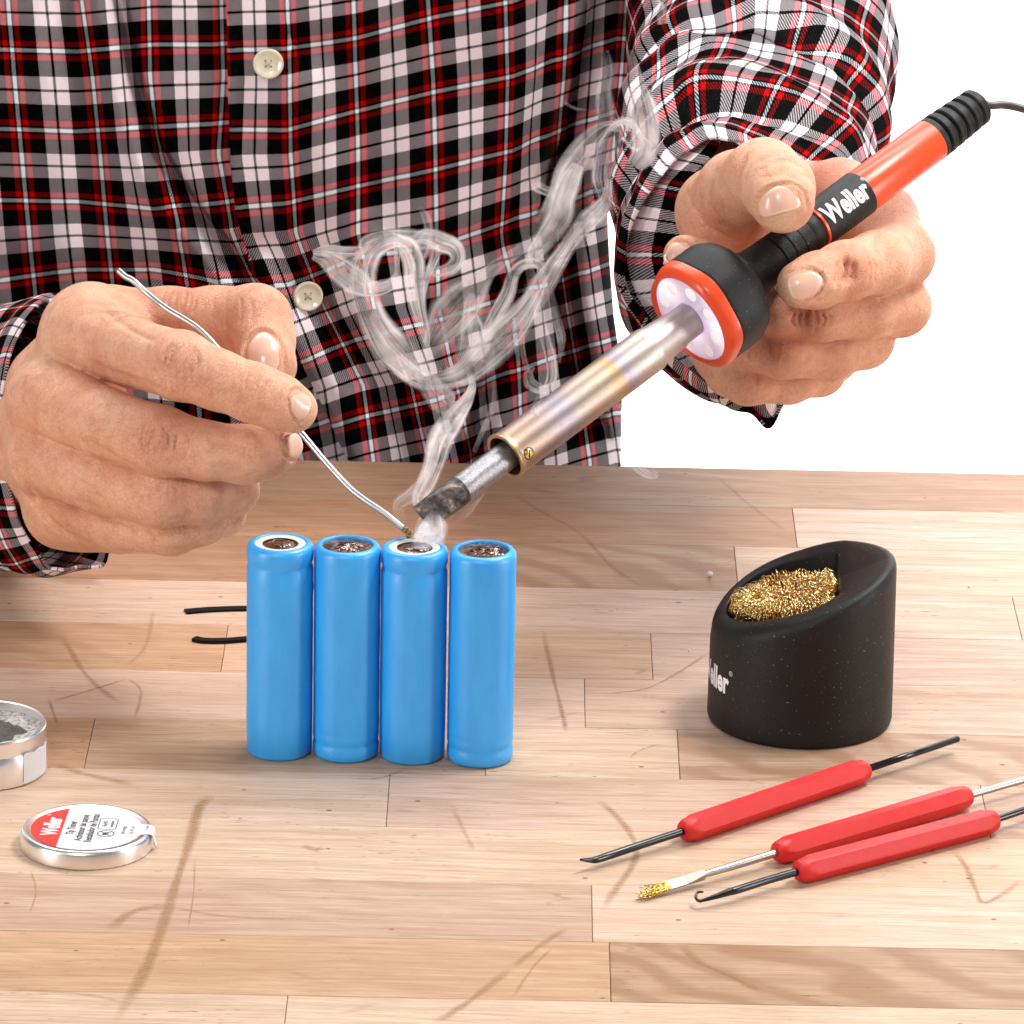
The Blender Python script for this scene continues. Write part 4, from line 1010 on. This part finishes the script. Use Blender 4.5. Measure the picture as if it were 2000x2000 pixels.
V = []; Fc = []
wc = hc+np.array([bc[0]-.02, .05, 3.24])
def coil(path, rad, turns, wire=.0135, ph=0):
    n = int(turns*11); t = np.linspace(0, 1, n); p = np.stack([np.interp(t, np.linspace(0, 1, len(path)), path[:, i]) for i in range(3)], 1)
    T = np.gradient(p, axis=0); T /= np.linalg.norm(T, axis=1)[:, None]+1e-9; U = np.cross(T, [0.1, .2, 1]); U /= np.linalg.norm(U, axis=1)[:, None]+1e-9; W = np.cross(T, U)
    a_ = 2*pi*turns*t+ph; jj = 1+.25*np.sin(t*37+ph)
    return p+rad*jj[:, None]*(np.cos(a_)[:, None]*U+np.sin(a_)[:, None]*W)
tri = lambda pts, r: tube(pts, r, 3, False)
VW = []; FW = []
for s_ in range(105):
    a0 = random.uniform(0, 2*pi); rr0 = random.uniform(.25, 1.52) if s_ % 3 else random.uniform(1.15, 1.5); sw = random.uniform(1.2, 2.6)*random.choice((-1, 1)); z0 = random.uniform(-.45, .35)
    tt = np.linspace(0, 1, 14); ra = rr0+.22*np.sin(tt*6+s_); xx = ra*np.cos(a0+sw*tt); yy = ra*np.sin(a0+sw*tt)*.98
    xx = np.minimum(xx, 1.08+0*xx)
    dome = .42*np.sqrt(np.clip(1-(ra/1.9)**2, 0, 1)); zz = .36*xx*.5+dome*.7+z0*.6+.10*np.sin(tt*9+s_*2) - .32*np.exp(-((xx+.15)**2+(yy-.2)**2)/.12)
    pth = np.stack([wc[0]+xx, wc[1]+yy, wc[2]+.15+zz], 1)
    c3 = coil(pth, random.uniform(.11, .19), int(3+9*abs(sw)*ra.mean()), ph=s_)
    v, f = tri(c3, .0155); b = len(VW); VW += list(v); FW += [tuple(i+b for i in q) for q in f]
wool = mesh_obj('brass_wool', VW, FW, WOOL, smooth=True)
tag(wool, 'curly golden brass wool filling the opening of the black holder', 'brass wool')

# ------------------------------------------------------------------ three red-handled tools
def tool(name, p0, p1, label, left, right, shaft_mat, rot=0.0, zc=.36):
    a = G(*p0, zc); b = G(*p1, zc); root = empty(name, (a+b)/2*np.array([1, 1, 0])); tag(root, label, 'soldering aid tool', 'red-handled soldering aid tools')
    ax = b-a; L = np.linalg.norm(ax); ax /= L
    n = 48; prof = [(.13, 0), (.20, .0), (.27, .05), (.31, .14), (.325, .24), (.33, .33)]
    def shp(th, r, t):
        q = min(1, max(0, (min(t, L-t)-.30)/.10)); hexr = .375*cos(pi/6)/cos(((th+rot) % (pi/3))-pi/6)*1.0
        hexr = min(hexr, .405); return r*(1-q)+hexr*q
    full = prof+[(.36, .42), (.36, .5)]+[(.36, L*k/8) for k in range(1, 8)]+[(r, L-t) for r, t in reversed(prof+[(.36, .42), (.36, .5)])]
    full = sorted(full, key=lambda q: q[1])
    v, f = lathe(full, a, ax, n, shape=shp); mesh_obj('handle', v, f, RED, root, auto=22)
    for k, (pts, rr, m) in enumerate(left+right):
        P3 = [G(x, y, z) for x, y, z in pts]
        if len(P3) > 2: P3 = catmull(P3, 40)
        rr = np.interp(np.linspace(0, 1, len(P3)), np.linspace(0, 1, len(rr)), rr); v, f = tube(P3, rr, 24); mesh_obj('shaft', v, f, m, root)
    return root, a, ax
t1, _, _ = tool('soldering_aid', (1333, 1624), (1692, 1503), 'red handled pick with black shafts at both ends, nearest the black holder',
    [([(1345, 1620, .36), (1250, 1651, .30), (1190, 1671, .24), (1165, 1679, .24), (1152, 1680, .28), (1134, 1679, .38)], [.108, .108, .108, .10, .07, .035], BLACK_STEEL)], [([(1685, 1505, .36), (1870, 1443, .42)], [.10, .10], BLACK_STEEL)], None)
v, f = lathe([(.05, -.02), (.05, .012)], G(1872, 1442.5, .42), G(1872, 1442.5, .42)-G(1850, 1450, .42), n=12); mesh_obj('notch', v, f, DARK_HOLE, t1)
t2, _, _ = tool('soldering_aid', (1515, 1666), (1892, 1554), 'red handled tool with bright steel shaft ending in a small brass brush',
    [([(1525, 1663, .36), (1440, 1689, .32), (1372, 1709, .28)], [.108, .108, .09], STEEL)], [([(1885, 1556, .36), (2000, 1523, .40), (2150, 1480, .45)], [.098, .098, .098], STEEL)], None, rot=.12)
# flattened blade and bristles
pa, pb = G(1375, 1708.5, .28), G(1303, 1731, .20); ax = (pb-pa)/np.linalg.norm(pb-pa); sv = np.cross(ax, [0, 0, 1]); sv /= np.linalg.norm(sv); upv = np.cross(sv, ax)
tiltv = sv*.92-upv*.0+np.array([0, 0, .38]); tiltv /= np.linalg.norm(tiltv); nv_ = np.cross(ax, tiltv)
V = []; Fc = []
for i in range(9):
    t = i/8; wv_ = .09+.055*min(1, t*2.5); th_ = .085*(1-min(1, t*2))+.028
    for a_, b_ in ((-1, -1), (1, -1), (1, 1), (-1, 1)): V.append(pa+(pb-pa)*t+tiltv*a_*wv_+nv_*b_*th_)
for i in range(8):
    for k in range(4): Fc.append((4*i+k, 4*i+(k+1) % 4, 4*i+4+(k+1) % 4, 4*i+4+k))
Fc += [(3, 2, 1, 0), (32, 33, 34, 35)]
mesh_obj('blade', V, Fc, STEEL, t2, smooth=False)
V = []; Fc = []; BR_N = 54
for k in range(BR_N):
    s_ = random.uniform(-1, 1); q_ = random.uniform(-1, 1); st_ = pb-ax*.08+tiltv*s_*.13+nv_*q_*.035; L_ = random.uniform(.62, 1.06); cu = []
    for j in range(22):
        t = j/21; cu.append(st_+ax*L_*t+tiltv*(s_*.05*t+.016*sin(t*26+k))+nv_*(q_*.10*t+.016*cos(t*26+k)))
    v, f = tube(cu, .011, 3, False); b = len(V); V += list(v); Fc += [tuple(i+b for i in q) for q in f]
ob = mesh_obj('brush_bristles', V, Fc, simple('yellow_brass_bristle', (.80, .58, .16), .3, 1.0), t2)
t3, _, _ = tool('soldering_aid', (1556, 1703), (1945, 1601), 'red handled tool with a small black hook at its end, nearest the viewer',
    [([(1566, 1700, .36), (1500, 1719, .34), (1440, 1738, .32), (1425, 1742, .31), (1395, 1752, .26), (1368, 1760, .22)], [.108, .108, .108, .102, .07, .04], BLACK_STEEL),
     ([(1370, 1760, .22), (1362, 1758, .23), (1359, 1750, .28), (1363, 1743, .33), (1373, 1742, .40)], [.045, .042, .04, .035, .025], BLACK_STEEL)],
    [([(1938, 1603, .36), (2000, 1582, .38), (2120, 1540, .42)], [.10, .10, .10], BLACK_STEEL)], None, rot=-.1)
for t_ in (t1, t2, t3): rebase(t_)

# ------------------------------------------------------------------ tip tinner tin and its lid
tc = G(-43, 1547)+np.array([0, 1.72, 0]); RT = 1.74
tin = empty('tin', tc); tag(tin, 'open round aluminium tin of tip tinner cut off by the left picture edge', 'tin')
v, f = lathe([(RT-.12, 0), (RT-.04, .02), (RT, .08), (RT, .85), (RT-.03, .90), (RT-.035, .98), (RT-.01, 1.02), (RT-.02, 1.30), (RT-.005, 1.34), (RT-.03, 1.385), (RT-.09, 1.37), (RT-.10, 1.2), (RT-.10, .3)], tc, n=96); mesh_obj('can', v, f, ALU, tin, auto=40)
def powder_mat():
    m = NT('grey_tinner_powder'); p = m.pos(); n = m.noise(p, 9, 4, .75); n2 = m.noise(p, 2.2, 4, .7)
    c = m.mix(m.step(n, .45, .62), (.62, .58, .55), (.22, .20, .19)); return m.set(color=c, rough=.85, normal=m.bump(n, .8, .05))
V = []; Fc = []
for i in range(30):
    for k in range(72):
        r_ = (RT-.09)*i/29; th = 2*pi*k/72; x_, y_ = r_*cos(th), r_*sin(th); V.append(tc+[x_, y_, 1.02+.05*float(vnoise(x_*2.5+9, y_*2.5, 1))+.16*(i/29)**6])
for i in range(29):
    for k in range(72): Fc.append((i*72+k, i*72+(k+1) % 72, (i+1)*72+(k+1) % 72, (i+1)*72+k))
mesh_obj('tinner', V, Fc, powder_mat(), tin)
def lump_mat():
    m = NT('dark_tinner'); n = m.noise(m.pos(), 6, 5, .75); return m.set(color=m.mix(n, (.02, .02, .018), (.16, .15, .14)), rough=.5, normal=m.bump(n, .9, .08))
V = []; Fc = []
for i in range(30):
    for k in range(72):
        q = i/29; th = 2*pi*k/72; rr = .98*q*(1+.12*sin(3*th+1)+.08*sin(7*th)); x_, y_ = rr*cos(th), rr*sin(th)
        z_ = 1.03+.30*max(0, 1-q**2)+.12*float(vnoise(x_*4+3, y_*4, 5))*(1-q**4)+.06*float(vnoise(x_*10, y_*10, 8))*(1-q**4)-.06*q; V.append(tc+[x_+.08, y_+.1, z_])
for i in range(29):
    for k in range(72): Fc.append((i*72+k, i*72+(k+1) % 72, (i+1)*72+(k+1) % 72, (i+1)*72+k))
mesh_obj('dark_lump', V, Fc, lump_mat(), tin)
# clear paper seal on the side
V = []; Fc = []
for j in range(2):
    for i in range(12):
        a_ = radians(-46+3.6*i); V.append(tc+[(RT+.015)*cos(a_), (RT+.015)*sin(a_), .10+.84*j+.03*sin(i*1.3)*j])
for i in range(11): Fc.append((i, i+1, i+13, i+12))
mesh_obj('seal', V, Fc, PAPER, tin)
rebase(tin)

lc = G(159, 1700.5)+np.array([0, 1.78, 0]); RL = 1.775; LH = .50
lid = empty('labelled_tin_top', lc); tag(lid, 'round silver tin lid with red and white label and torn seal lying flat', 'lid')
v, f = lathe([(RL-.06, 0), (RL, .02), (RL, .06), (RL-.01, LH-.12), (RL-.04, LH-.04), (RL-.10, LH), (RL-.17, LH), (RL-.21, LH-.03), (RL-.26, LH-.035), (.001, LH-.035)], lc, n=120, cap1=False); mesh_obj('lid_shell', v, f, ALU, lid, auto=40)
RLB = 1.50; zt = lc[2]+LH-.025; phl = radians(3)
rx = np.array([cos(phl), -sin(phl), 0]); ry = np.array([sin(phl), cos(phl), 0])      # label right / away
def LP(x, y, z=0.0): return np.array([lc[0], lc[1], zt])+rx*x+ry*y+np.array([0, 0, z])
xc_ = -.64
arc = [(RLB*cos(a_), RLB*sin(a_)) for a_ in np.linspace(math.acos(xc_/RLB), 2*pi-math.acos(xc_/RLB), 48)]
mesh_obj('label_red_part', [LP(*q) for q in arc], [tuple(range(48))], LABEL_RED, lid, smooth=False)
arc = [(RLB*cos(a_), RLB*sin(a_)) for a_ in np.linspace(-math.acos(xc_/RLB), math.acos(xc_/RLB), 90)]
# white part with a tab reaching over the rim
tabp = []
for x_, y_ in arc:
    if abs(y_-.05) < .42 and x_ > 0: 
        if not tabp or tabp[-1] != 'T': tabp.append('T')
    else: tabp.append((x_, y_))
pts = []
for q in tabp:
    if q == 'T': pts += [(1.44, -.37), (1.58, -.33), (1.69, -.30), (1.69, .36), (1.58, .38), (1.44, .47)]
    else: pts.append(q)
mesh_obj('label_white_part', [LP(*q, .028 if q[0] > 1.5 else .002) for q in pts], [tuple(range(len(pts)))], PAPER, lid, smooth=False)
V = [LP(1.69, -.30, .028), LP(1.69, .36, .028), LP(1.80, .30, -.03), LP(1.80, -.24, -.03), LP(1.83, .02, -.22), LP(1.83, -.24, -.30), LP(1.93, -.30, -.42), LP(1.82, .26, -.12), LP(1.90, -.10, -.40), LP(1.90, -.02, -.36)]
mesh_obj('torn_seal', V, [(0, 3, 2, 1), (3, 5, 4, 2), (2, 4, 7), (3, 6, 5), (5, 8, 9, 4)], PAPER, lid, smooth=False)
def lid_text(body, x, y, size, mat, bold=0.0, sx=.8, sy=1.0):
    tv, tf = text_mesh(body, size, bold, sx); mesh_obj('print', [LP(x-b_*sy, y+a_, .006) for a_, b_ in tv], tf, mat, lid, smooth=False)
lid_text('Weller', -.93, .05, .54, PRINT_WHITE, .016, .80, 1.15)
lid_text('®', -1.12, .83, .13, PRINT_WHITE)
lid_text('Tip Tinner', -.40, .0, .27, PRINT_BLACK, .006, .80, 1.05)
lid_text('Activateur de panne', -.13, .03, .265, PRINT_BLACK, .006, .84, 1.05)
lid_text('Restañador de Puntas', .14, .03, .265, PRINT_BLACK, .006, .84, 1.05)
lid_text('RoHS', .46, .36, .17, PRINT_BLACK, .002, .9); lid_text('compliant', .64, .36, .13, PRINT_BLACK, .001, .9)
lid_text('Pb', .56, -.32, .24, PRINT_BLACK, .004, .9)
lid_text('Net weight', 1.00, -.02, .14, PRINT_BLACK, 0, .9); lid_text('15g  0.5 oz', 1.22, -.02, .14, PRINT_BLACK, 0, .9)
def flat_line(pts, wd, closed=True):
    p = np.array(pts, float); n = len(p); V = []; Fc = []
    T = (np.roll(p, -1, 0)-np.roll(p, 1, 0)) if closed else np.gradient(p, axis=0); T /= np.linalg.norm(T, axis=1)[:, None]
    for q, t in zip(p, T): V += [LP(q[0]-t[1]*wd, q[1]+t[0]*wd, .006), LP(q[0]+t[1]*wd, q[1]-t[0]*wd, .006)]
    for i in range(n if closed else n-1): j = (i+1) % n; Fc.append((2*i, 2*i+1, 2*j+1, 2*j))
    mesh_obj('print', V, Fc, PRINT_BLACK, lid, smooth=False)
rr_ = []
for cx_, cy_, a0 in ((.70, .66, 0), (.36, .66, 90), (.36, .06, 180), (.70, .06, 270)):
    for k in range(5): a_ = radians(a0+k*22.5); rr_.append((cx_+.07*cos(a_), cy_+.07*sin(a_)))
flat_line(rr_, .012); flat_line([(.55+.22*cos(2*pi*k/32), -.32+.22*sin(2*pi*k/32)) for k in range(32)], .014)
flat_line([(.39, -.48), (.71, -.16)], .012, False); flat_line([(.71, -.48), (.39, -.16)], .012, False)
rebase(lid)

# ------------------------------------------------------------------ crumbs
CR = simple('white_crumb', (.8, .76, .7), .6)
for x, y, r, lab in ((1386, 1126, .085, 'small white crumb on the dark plank left of the black holder'), (1893, 1148, .04, 'tiny pale crumb on the bench right of the black holder'), (1346, 1272, .035, 'tiny pale crumb on the bench left of the black holder')):
    q = G(x, y, 0); v, f = lathe([(r*sin(pi*j/6)+1e-4, r-r*cos(pi*j/6)) for j in range(7)], q, n=9, cap0=False, cap1=False, shape=lambda th, rr, t: rr*(1+.3*sin(2*th+1)))
    tag(mesh_obj('crumb', v, f, CR), lab, 'crumb')

# ------------------------------------------------------------------ smoke
def smoke_mat():
    m = NT('rising_smoke'); uv = m.n('ShaderNodeUVMap').outputs[0]; sp = m.n('ShaderNodeSeparateXYZ'); m.link(uv, sp.inputs[0]); U_, V_ = sp.outputs[0], sp.outputs[1]
    seed = m.attr('sheet', 'GEOMETRY'); dens = m.attr('thickness', 'GEOMETRY')
    cmb = m.n('ShaderNodeCombineXYZ'); m.link(m.math('MULTIPLY', U_, 5), cmb.inputs[0]); m.link(m.math('MULTIPLY', V_, .22), cmb.inputs[1]); m.link(seed, cmb.inputs[2])
    n1 = m.noise(cmb.outputs[0], 1, 3, .6, .4)
    cm2 = m.n('ShaderNodeCombineXYZ'); m.link(m.math('MULTIPLY', U_, 30), cm2.inputs[0]); m.link(m.math('MULTIPLY', V_, .35), cm2.inputs[1]); m.link(seed, cm2.inputs[2])
    n2 = m.noise(cm2.outputs[0], 1, 2, .6, .2)
    e = m.math('ABSOLUTE', m.math('SUBTRACT', m.math('MULTIPLY', U_, 2), 1))
    rim = m.math('POWER', e, 3); fade = m.math('POWER', m.step(e, 1.0, .70), 1.5)
    body = m.math('ADD', m.math('MULTIPLY', m.step(n1, .36, .80), .70), m.math('MULTIPLY', m.step(n2, .40, .90), .16))
    a = m.math('ADD', m.math('MULTIPLY', body, .75), m.math('MULTIPLY', rim, .20)); a = m.math('ADD', a, .10)
    patch = m.math('ADD', .42, m.math('MULTIPLY', m.step(m.noise(m.scale(m.pos(), (1, 1, 1)), .75, 3, .55, .6), .36, .66), 1.0))
    a = m.math('MULTIPLY', m.math('MULTIPLY', m.math('MULTIPLY', a, fade), patch), dens, clamp=True)
    t = m.t; tr = m.n('ShaderNodeBsdfTransparent'); df = m.n('ShaderNodeBsdfDiffuse'); df.inputs[0].default_value = (1, .97, .98, 1); tl = m.n('ShaderNodeBsdfTranslucent'); tl.inputs[0].default_value = (1, .97, .98, 1)
    mx = m.n('ShaderNodeMixShader'); mx.inputs[0].default_value = .5; m.link(df.outputs[0], mx.inputs[1]); m.link(tl.outputs[0], mx.inputs[2])
    m2 = m.n('ShaderNodeMixShader'); m.link(a, m2.inputs[0]); m.link(tr.outputs[0], m2.inputs[1]); m.link(mx.outputs[0], m2.inputs[2]); m.link(m2.outputs[0], m.out.inputs[0])
    return m.m
SMOKE = smoke_mat()
SV = []; SF = []; SU = []; SD = []; SS = []
def sheet(pts, w0, den, dd0=0.0, twist=0.0, seed=0, n=70, m_=14, bulge=.35, d_end=None):
    """a rolled sheet of smoke that follows a measured centre line; w0 = half widths in cm along it"""
    c = catmull([P(x, y, dd0+(0 if d_end is None else (d_end-dd0)*i/(len(pts)-1))) for i, (x, y) in enumerate(pts)], n)
    T = np.gradient(c, axis=0); L = np.linalg.norm(T, axis=1); T /= L[:, None]+1e-9; acc = np.cumsum(L); Sd = np.cross(T, Fw); Sd /= np.linalg.norm(Sd, axis=1)[:, None]+1e-9
    for i in range(1, n):
        if Sd[i]@Sd[i-1] < 0: Sd[i] *= -1
    wv_ = np.interp(np.linspace(0, 1, n), np.linspace(0, 1, len(w0)), w0); dn = 1.45*np.interp(np.linspace(0, 1, n), np.linspace(0, 1, len(den)), den); b = len(SV)
    for i in range(n):
        a_ = twist*i/n+.3*sin(i*.12+seed)
        for j in range(m_):
            u = j/(m_-1)*2-1; off = wv_[i]*u; z = bulge*wv_[i]*(1-u*u)+.12*wv_[i]*sin(u*5+i*.08+seed)
            SV.append(c[i]+Sd[i]*(off*cos(a_))+Fw*(off*sin(a_)*.9+z)); SU.append(((u+1)/2, acc[i])); SD.append(dn[i]); SS.append(seed*3.7)
    for i in range(n-1):
        for j in range(m_-1): q = b+i*m_+j; SF.append((q, q+1, q+m_+1, q+m_))
Z3 = lambda L: [(600+x*.3623, 350+y*.3623) for x, y in L]
Z9 = lambda L: [(900+x*.233, y*.233) for x, y in L]
T1 = [.3, .9, 1, .8, .3, .0]
# column rising from the joint
sheet(Z3([(655, 1925), (640, 1880), (650, 1800), (600, 1730), (640, 1640), (680, 1540), (720, 1400), (790, 1290), (860, 1190), (890, 1110), (870, 1040)]), [.5, .38, .25, .22, .30, .32, .45, .48, .36, .22, .12], [2.2, 1.8, 1.1, 1.0, 1.1, 1.3, 1.5, 1.5, 1.2, .8, .3], -.4, .8, 1, d_end=3)
sheet([(838, 1062), (842, 1040), (846, 1020), (850, 1000)], [.50, .44, .34, .14], [.2, 1.7, 1.3, 0], -.9, .2, 22, n=24)
sheet([(800, 1058), (828, 1056), (862, 1052)], [.20, .30, .22], [0, 1.9, 0], -.9, .2, 23, n=20)
sheet([(812, 1060), (835, 1045), (852, 1030), (846, 1008)], [.2, .42, .38, .2], [0, 1.6, 1.4, .2], -.7, .5, 40, n=30)
sheet(Z3([(520, 1860), (490, 1760), (560, 1700), (640, 1600), (700, 1500)]), [.12, .2, .25, .3, .15], [0, .4, .6, .5, 0], .8, 1, 2)
sheet(Z3([(760, 1870), (860, 1800), (930, 1720), (960, 1670)]), [.08, .12, .1, .05], [0, .4, .3, 0], .8, 1, 3)
# big U
sheet(Z3([(640, 1060), (560, 1010), (450, 900), (370, 780), (320, 660), (300, 560), (315, 450), (370, 370), (470, 330), (560, 370)]), [.12, .5, .6, .55, .6, .7, .6, .45, .4, .2], [.2, .7, .8, .8, .75, .8, .9, .8, .8, .3], 2, 1.2, 4)
sheet(Z3([(470, 330), (540, 370), (575, 450), (580, 560), (600, 700), (640, 850), (650, 940)]), [.25, .35, .4, .38, .25, .16, .04], [.4, .9, 1, .9, .8, .7, 0], 2.4, .6, 5)
sheet(Z3([(380, 860), (500, 1000), (620, 1080), (740, 1080), (850, 1040), (960, 940), (1060, 840), (1150, 740), (1230, 620), (1290, 520)]), [.2, .35, .38, .35, .45, .6, .65, .6, .5, .3], [.3, .8, .9, .9, .8, .8, .8, .85, .8, .4], 2.5, .9, 6)
sheet(Z3([(600, 930), (640, 1080), (720, 1180), (790, 1230), (850, 1190)]), [.2, .35, .45, .4, .2], [.1, .6, .7, .6, .2], 2.6, .8, 7)
sheet(Z3([(640, 960), (690, 860), (770, 740), (850, 650), (900, 590), (980, 500), (1100, 410), (1200, 350), (1290, 290)]), [.1, .45, .75, .7, .5, .3, .28, .3, .2], [.2, .5, .5, .55, .7, .7, .6, .5, .2], 3, .7, 8)
sheet(Z3([(880, 980), (890, 850), (880, 720), (900, 620)]), [.5, .45, .35, .2], [.3, .5, .6, .4], 3.2, .5, 9)
sheet(Z3([(960, 850), (1020, 730), (1080, 620), (1110, 520), (1160, 465), (1230, 455), (1290, 500)]), [.2, .25, .25, .25, .2, .18, .1], [.2, .6, .7, .8, .9, .9, .5], 2.8, .6, 10)
# upper right stream
sheet(Z3([(1160, 760), (1230, 640), (1300, 520), (1380, 400), (1450, 300), (1520, 220), (1580, 160), (1615, 100), (1625, 0)]), [.3, .4, .4, .35, .35, .4, .35, .25, .2], [.3, .8, .9, .9, .8, .8, .8, .6, .4], 3.2, .9, 11, d_end=6)
sheet(Z3([(1250, 470), (1230, 400), (1290, 310), (1360, 200), (1380, 100), (1420, 0), (1460, -80)]), [.2, .3, .4, .45, .4, .4, .35], [.3, .6, .7, .7, .8, .8, .6], 4, .5, 12)
sheet(Z9([(700, 1900), (830, 1650), (900, 1450), (1000, 1280), (1130, 1130), (1230, 1060), (1330, 1060)]), [.35, .45, .45, .42, .35, .25, .3], [.5, .7, .8, .7, .6, .7, .6], 6, .6, 13)
sheet(Z9([(1180, 1900), (1230, 1700), (1180, 1500), (1200, 1300), (1260, 1150), (1380, 1080), (1470, 1180), (1540, 1250), (1450, 1380)]), [.3, .3, .35, .3, .3, .45, .45, .4, .1], [.5, .6, .6, .6, .7, .8, .8, .8, .3], 7, .6, 14)
sheet(Z9([(1450, 1390), (1530, 1280), (1550, 1100), (1530, 900), (1480, 720), (1450, 560), (1430, 420)]), [.3, .45, .5, .45, .35, .2, .08], [.4, .9, .8, .7, .5, .4, .1], 8, .4, 15)
sheet(Z9([(1400, 1100), (1420, 920), (1460, 780), (1500, 700)]), [.1, .12, .12, .05], [.7, .7, .5, .1], 8, .4, 16)
sheet(Z9([(1230, 1050), (1200, 800), (1230, 600), (1210, 420)]), [.35, .3, .25, .15], [.3, .4, .3, .05], 8, .4, 17)
sheet(Z9([(850, 850), (960, 910), (1060, 920)]), [.04, .05, .03], [.2, .6, .2], 8, .2, 18, n=20)
sheet(Z9([(600, 1450), (640, 1560), (760, 1620), (860, 1700)]), [.12, .2, .15, .08], [.4, .7, .5, .1], 7, .4, 19)
sheet(Z9([(1700, 640), (1600, 690), (1560, 720)]), [.05, .15, .05], [.1, .4, .1], 9, .4, 24, n=20)
sheet(Z9([(1700, 200), (1680, 80), (1610, -20)]), [.2, .2, .2], [.4, .5, .4], 9, .4, 25, n=20)
# mushroom
sheet(Z3([(30, 410), (100, 430), (180, 490), (260, 550), (340, 590), (430, 580), (500, 520)]), [.15, .3, .42, .45, .3, .25, .2], [.5, .8, .8, .7, .8, .6, .2], 2.4, .4, 20)
sheet(Z3([(30, 400), (110, 385), (210, 395), (300, 385), (320, 340), (420, 310), (560, 320), (660, 330)]), [.12, .2, .2, .18, .25, .3, .35, .3], [.5, .8, .7, .6, .6, .6, .6, .5], 2.6, .5, 21)
sheet(Z3([(560, 330), (640, 310), (720, 340), (790, 370), (810, 430), (770, 480), (690, 500), (640, 470)]), [.15, .3, .35, .3, .25, .25, .2, .1], [.4, .7, .9, .9, .7, .7, .6, .3], 2.6, .4, 26)
sheet(Z3([(700, 370), (680, 440), (650, 520), (635, 600), (630, 650)]), [.2, .16, .1, .06, .02], [.9, .9, .9, .6, .1], 2.2, .4, 27, n=30)
sheet(Z3([(600, 150), (640, 200), (655, 280), (630, 360), (600, 440)]), [.05, .15, .15, .3, .2], [.05, .35, .35, .5, .3], 3, .4, 28, n=30)
sheet(Z3([(480, 120), (480, 260), (485, 420), (480, 560)]), [.04, .12, .1, .06], [.05, .3, .7, .1], 3, .4, 29, n=30)
# wisp over the barrel
sheet(Z3([(1110, 1350), (1160, 1340), (1215, 1290), (1245, 1190), (1290, 1140)]), [.12, .2, .22, .14, .08], [.7, .8, .6, .6, .8], 1.5, .6, 30, n=40)
sheet(Z3([(1290, 1140), (1240, 1125), (1200, 1095), (1195, 1040), (1225, 1010)]), [.12, .2, .22, .15, .05], [.9, .9, .8, .6, .2], 2, .4, 31, n=40)
sheet(Z3([(1290, 1140), (1320, 1060), (1310, 950), (1280, 850), (1240, 700), (1180, 560)]), [.15, .2, .2, .18, .15, .1], [.9, .6, .5, .4, .3, .05], 2.6, .6, 32, n=40)
sheet(Z3([(1190, 1040), (1160, 920), (1160, 830), (1190, 740)]), [.08, .1, .1, .05], [.4, .35, .25, .05], 2.6, .6, 33, n=30)
sheet(Z3([(1300, 560), (1330, 700), (1370, 860), (1360, 990)]), [.1, .15, .15, .04], [.1, .4, .5, .1], 4, .4, 34, n=30)
sheet(Z3([(1600, 1400), (1700, 1450), (1770, 1540), (1830, 1590), (1880, 1600), (1870, 1560)]), [.06, .14, .2, .16, .12, .06], [.1, .5, .8, .9, .8, .3], 14, .4, 35, n=40)
sheet(Z3([(900, 1470), (950, 1350), (1000, 1230), (1005, 1100), (1000, 1000)]), [.08, .1, .1, .06, .04], [.1, .35, .3, .2, .05], 4, .4, 36, n=30)
smoke = mesh_obj('smoke', SV, SF, SMOKE, uv=SU)
for nm, arr in (('thickness', SD), ('sheet', SS)):
    at = smoke.data.attributes.new(nm, 'FLOAT', 'POINT'); at.data.foreach_set('value', np.array(arr, np.float32))
tag(smoke, 'wispy white smoke curling up from the solder joint in front of the shirt', 'smoke', kind='stuff')
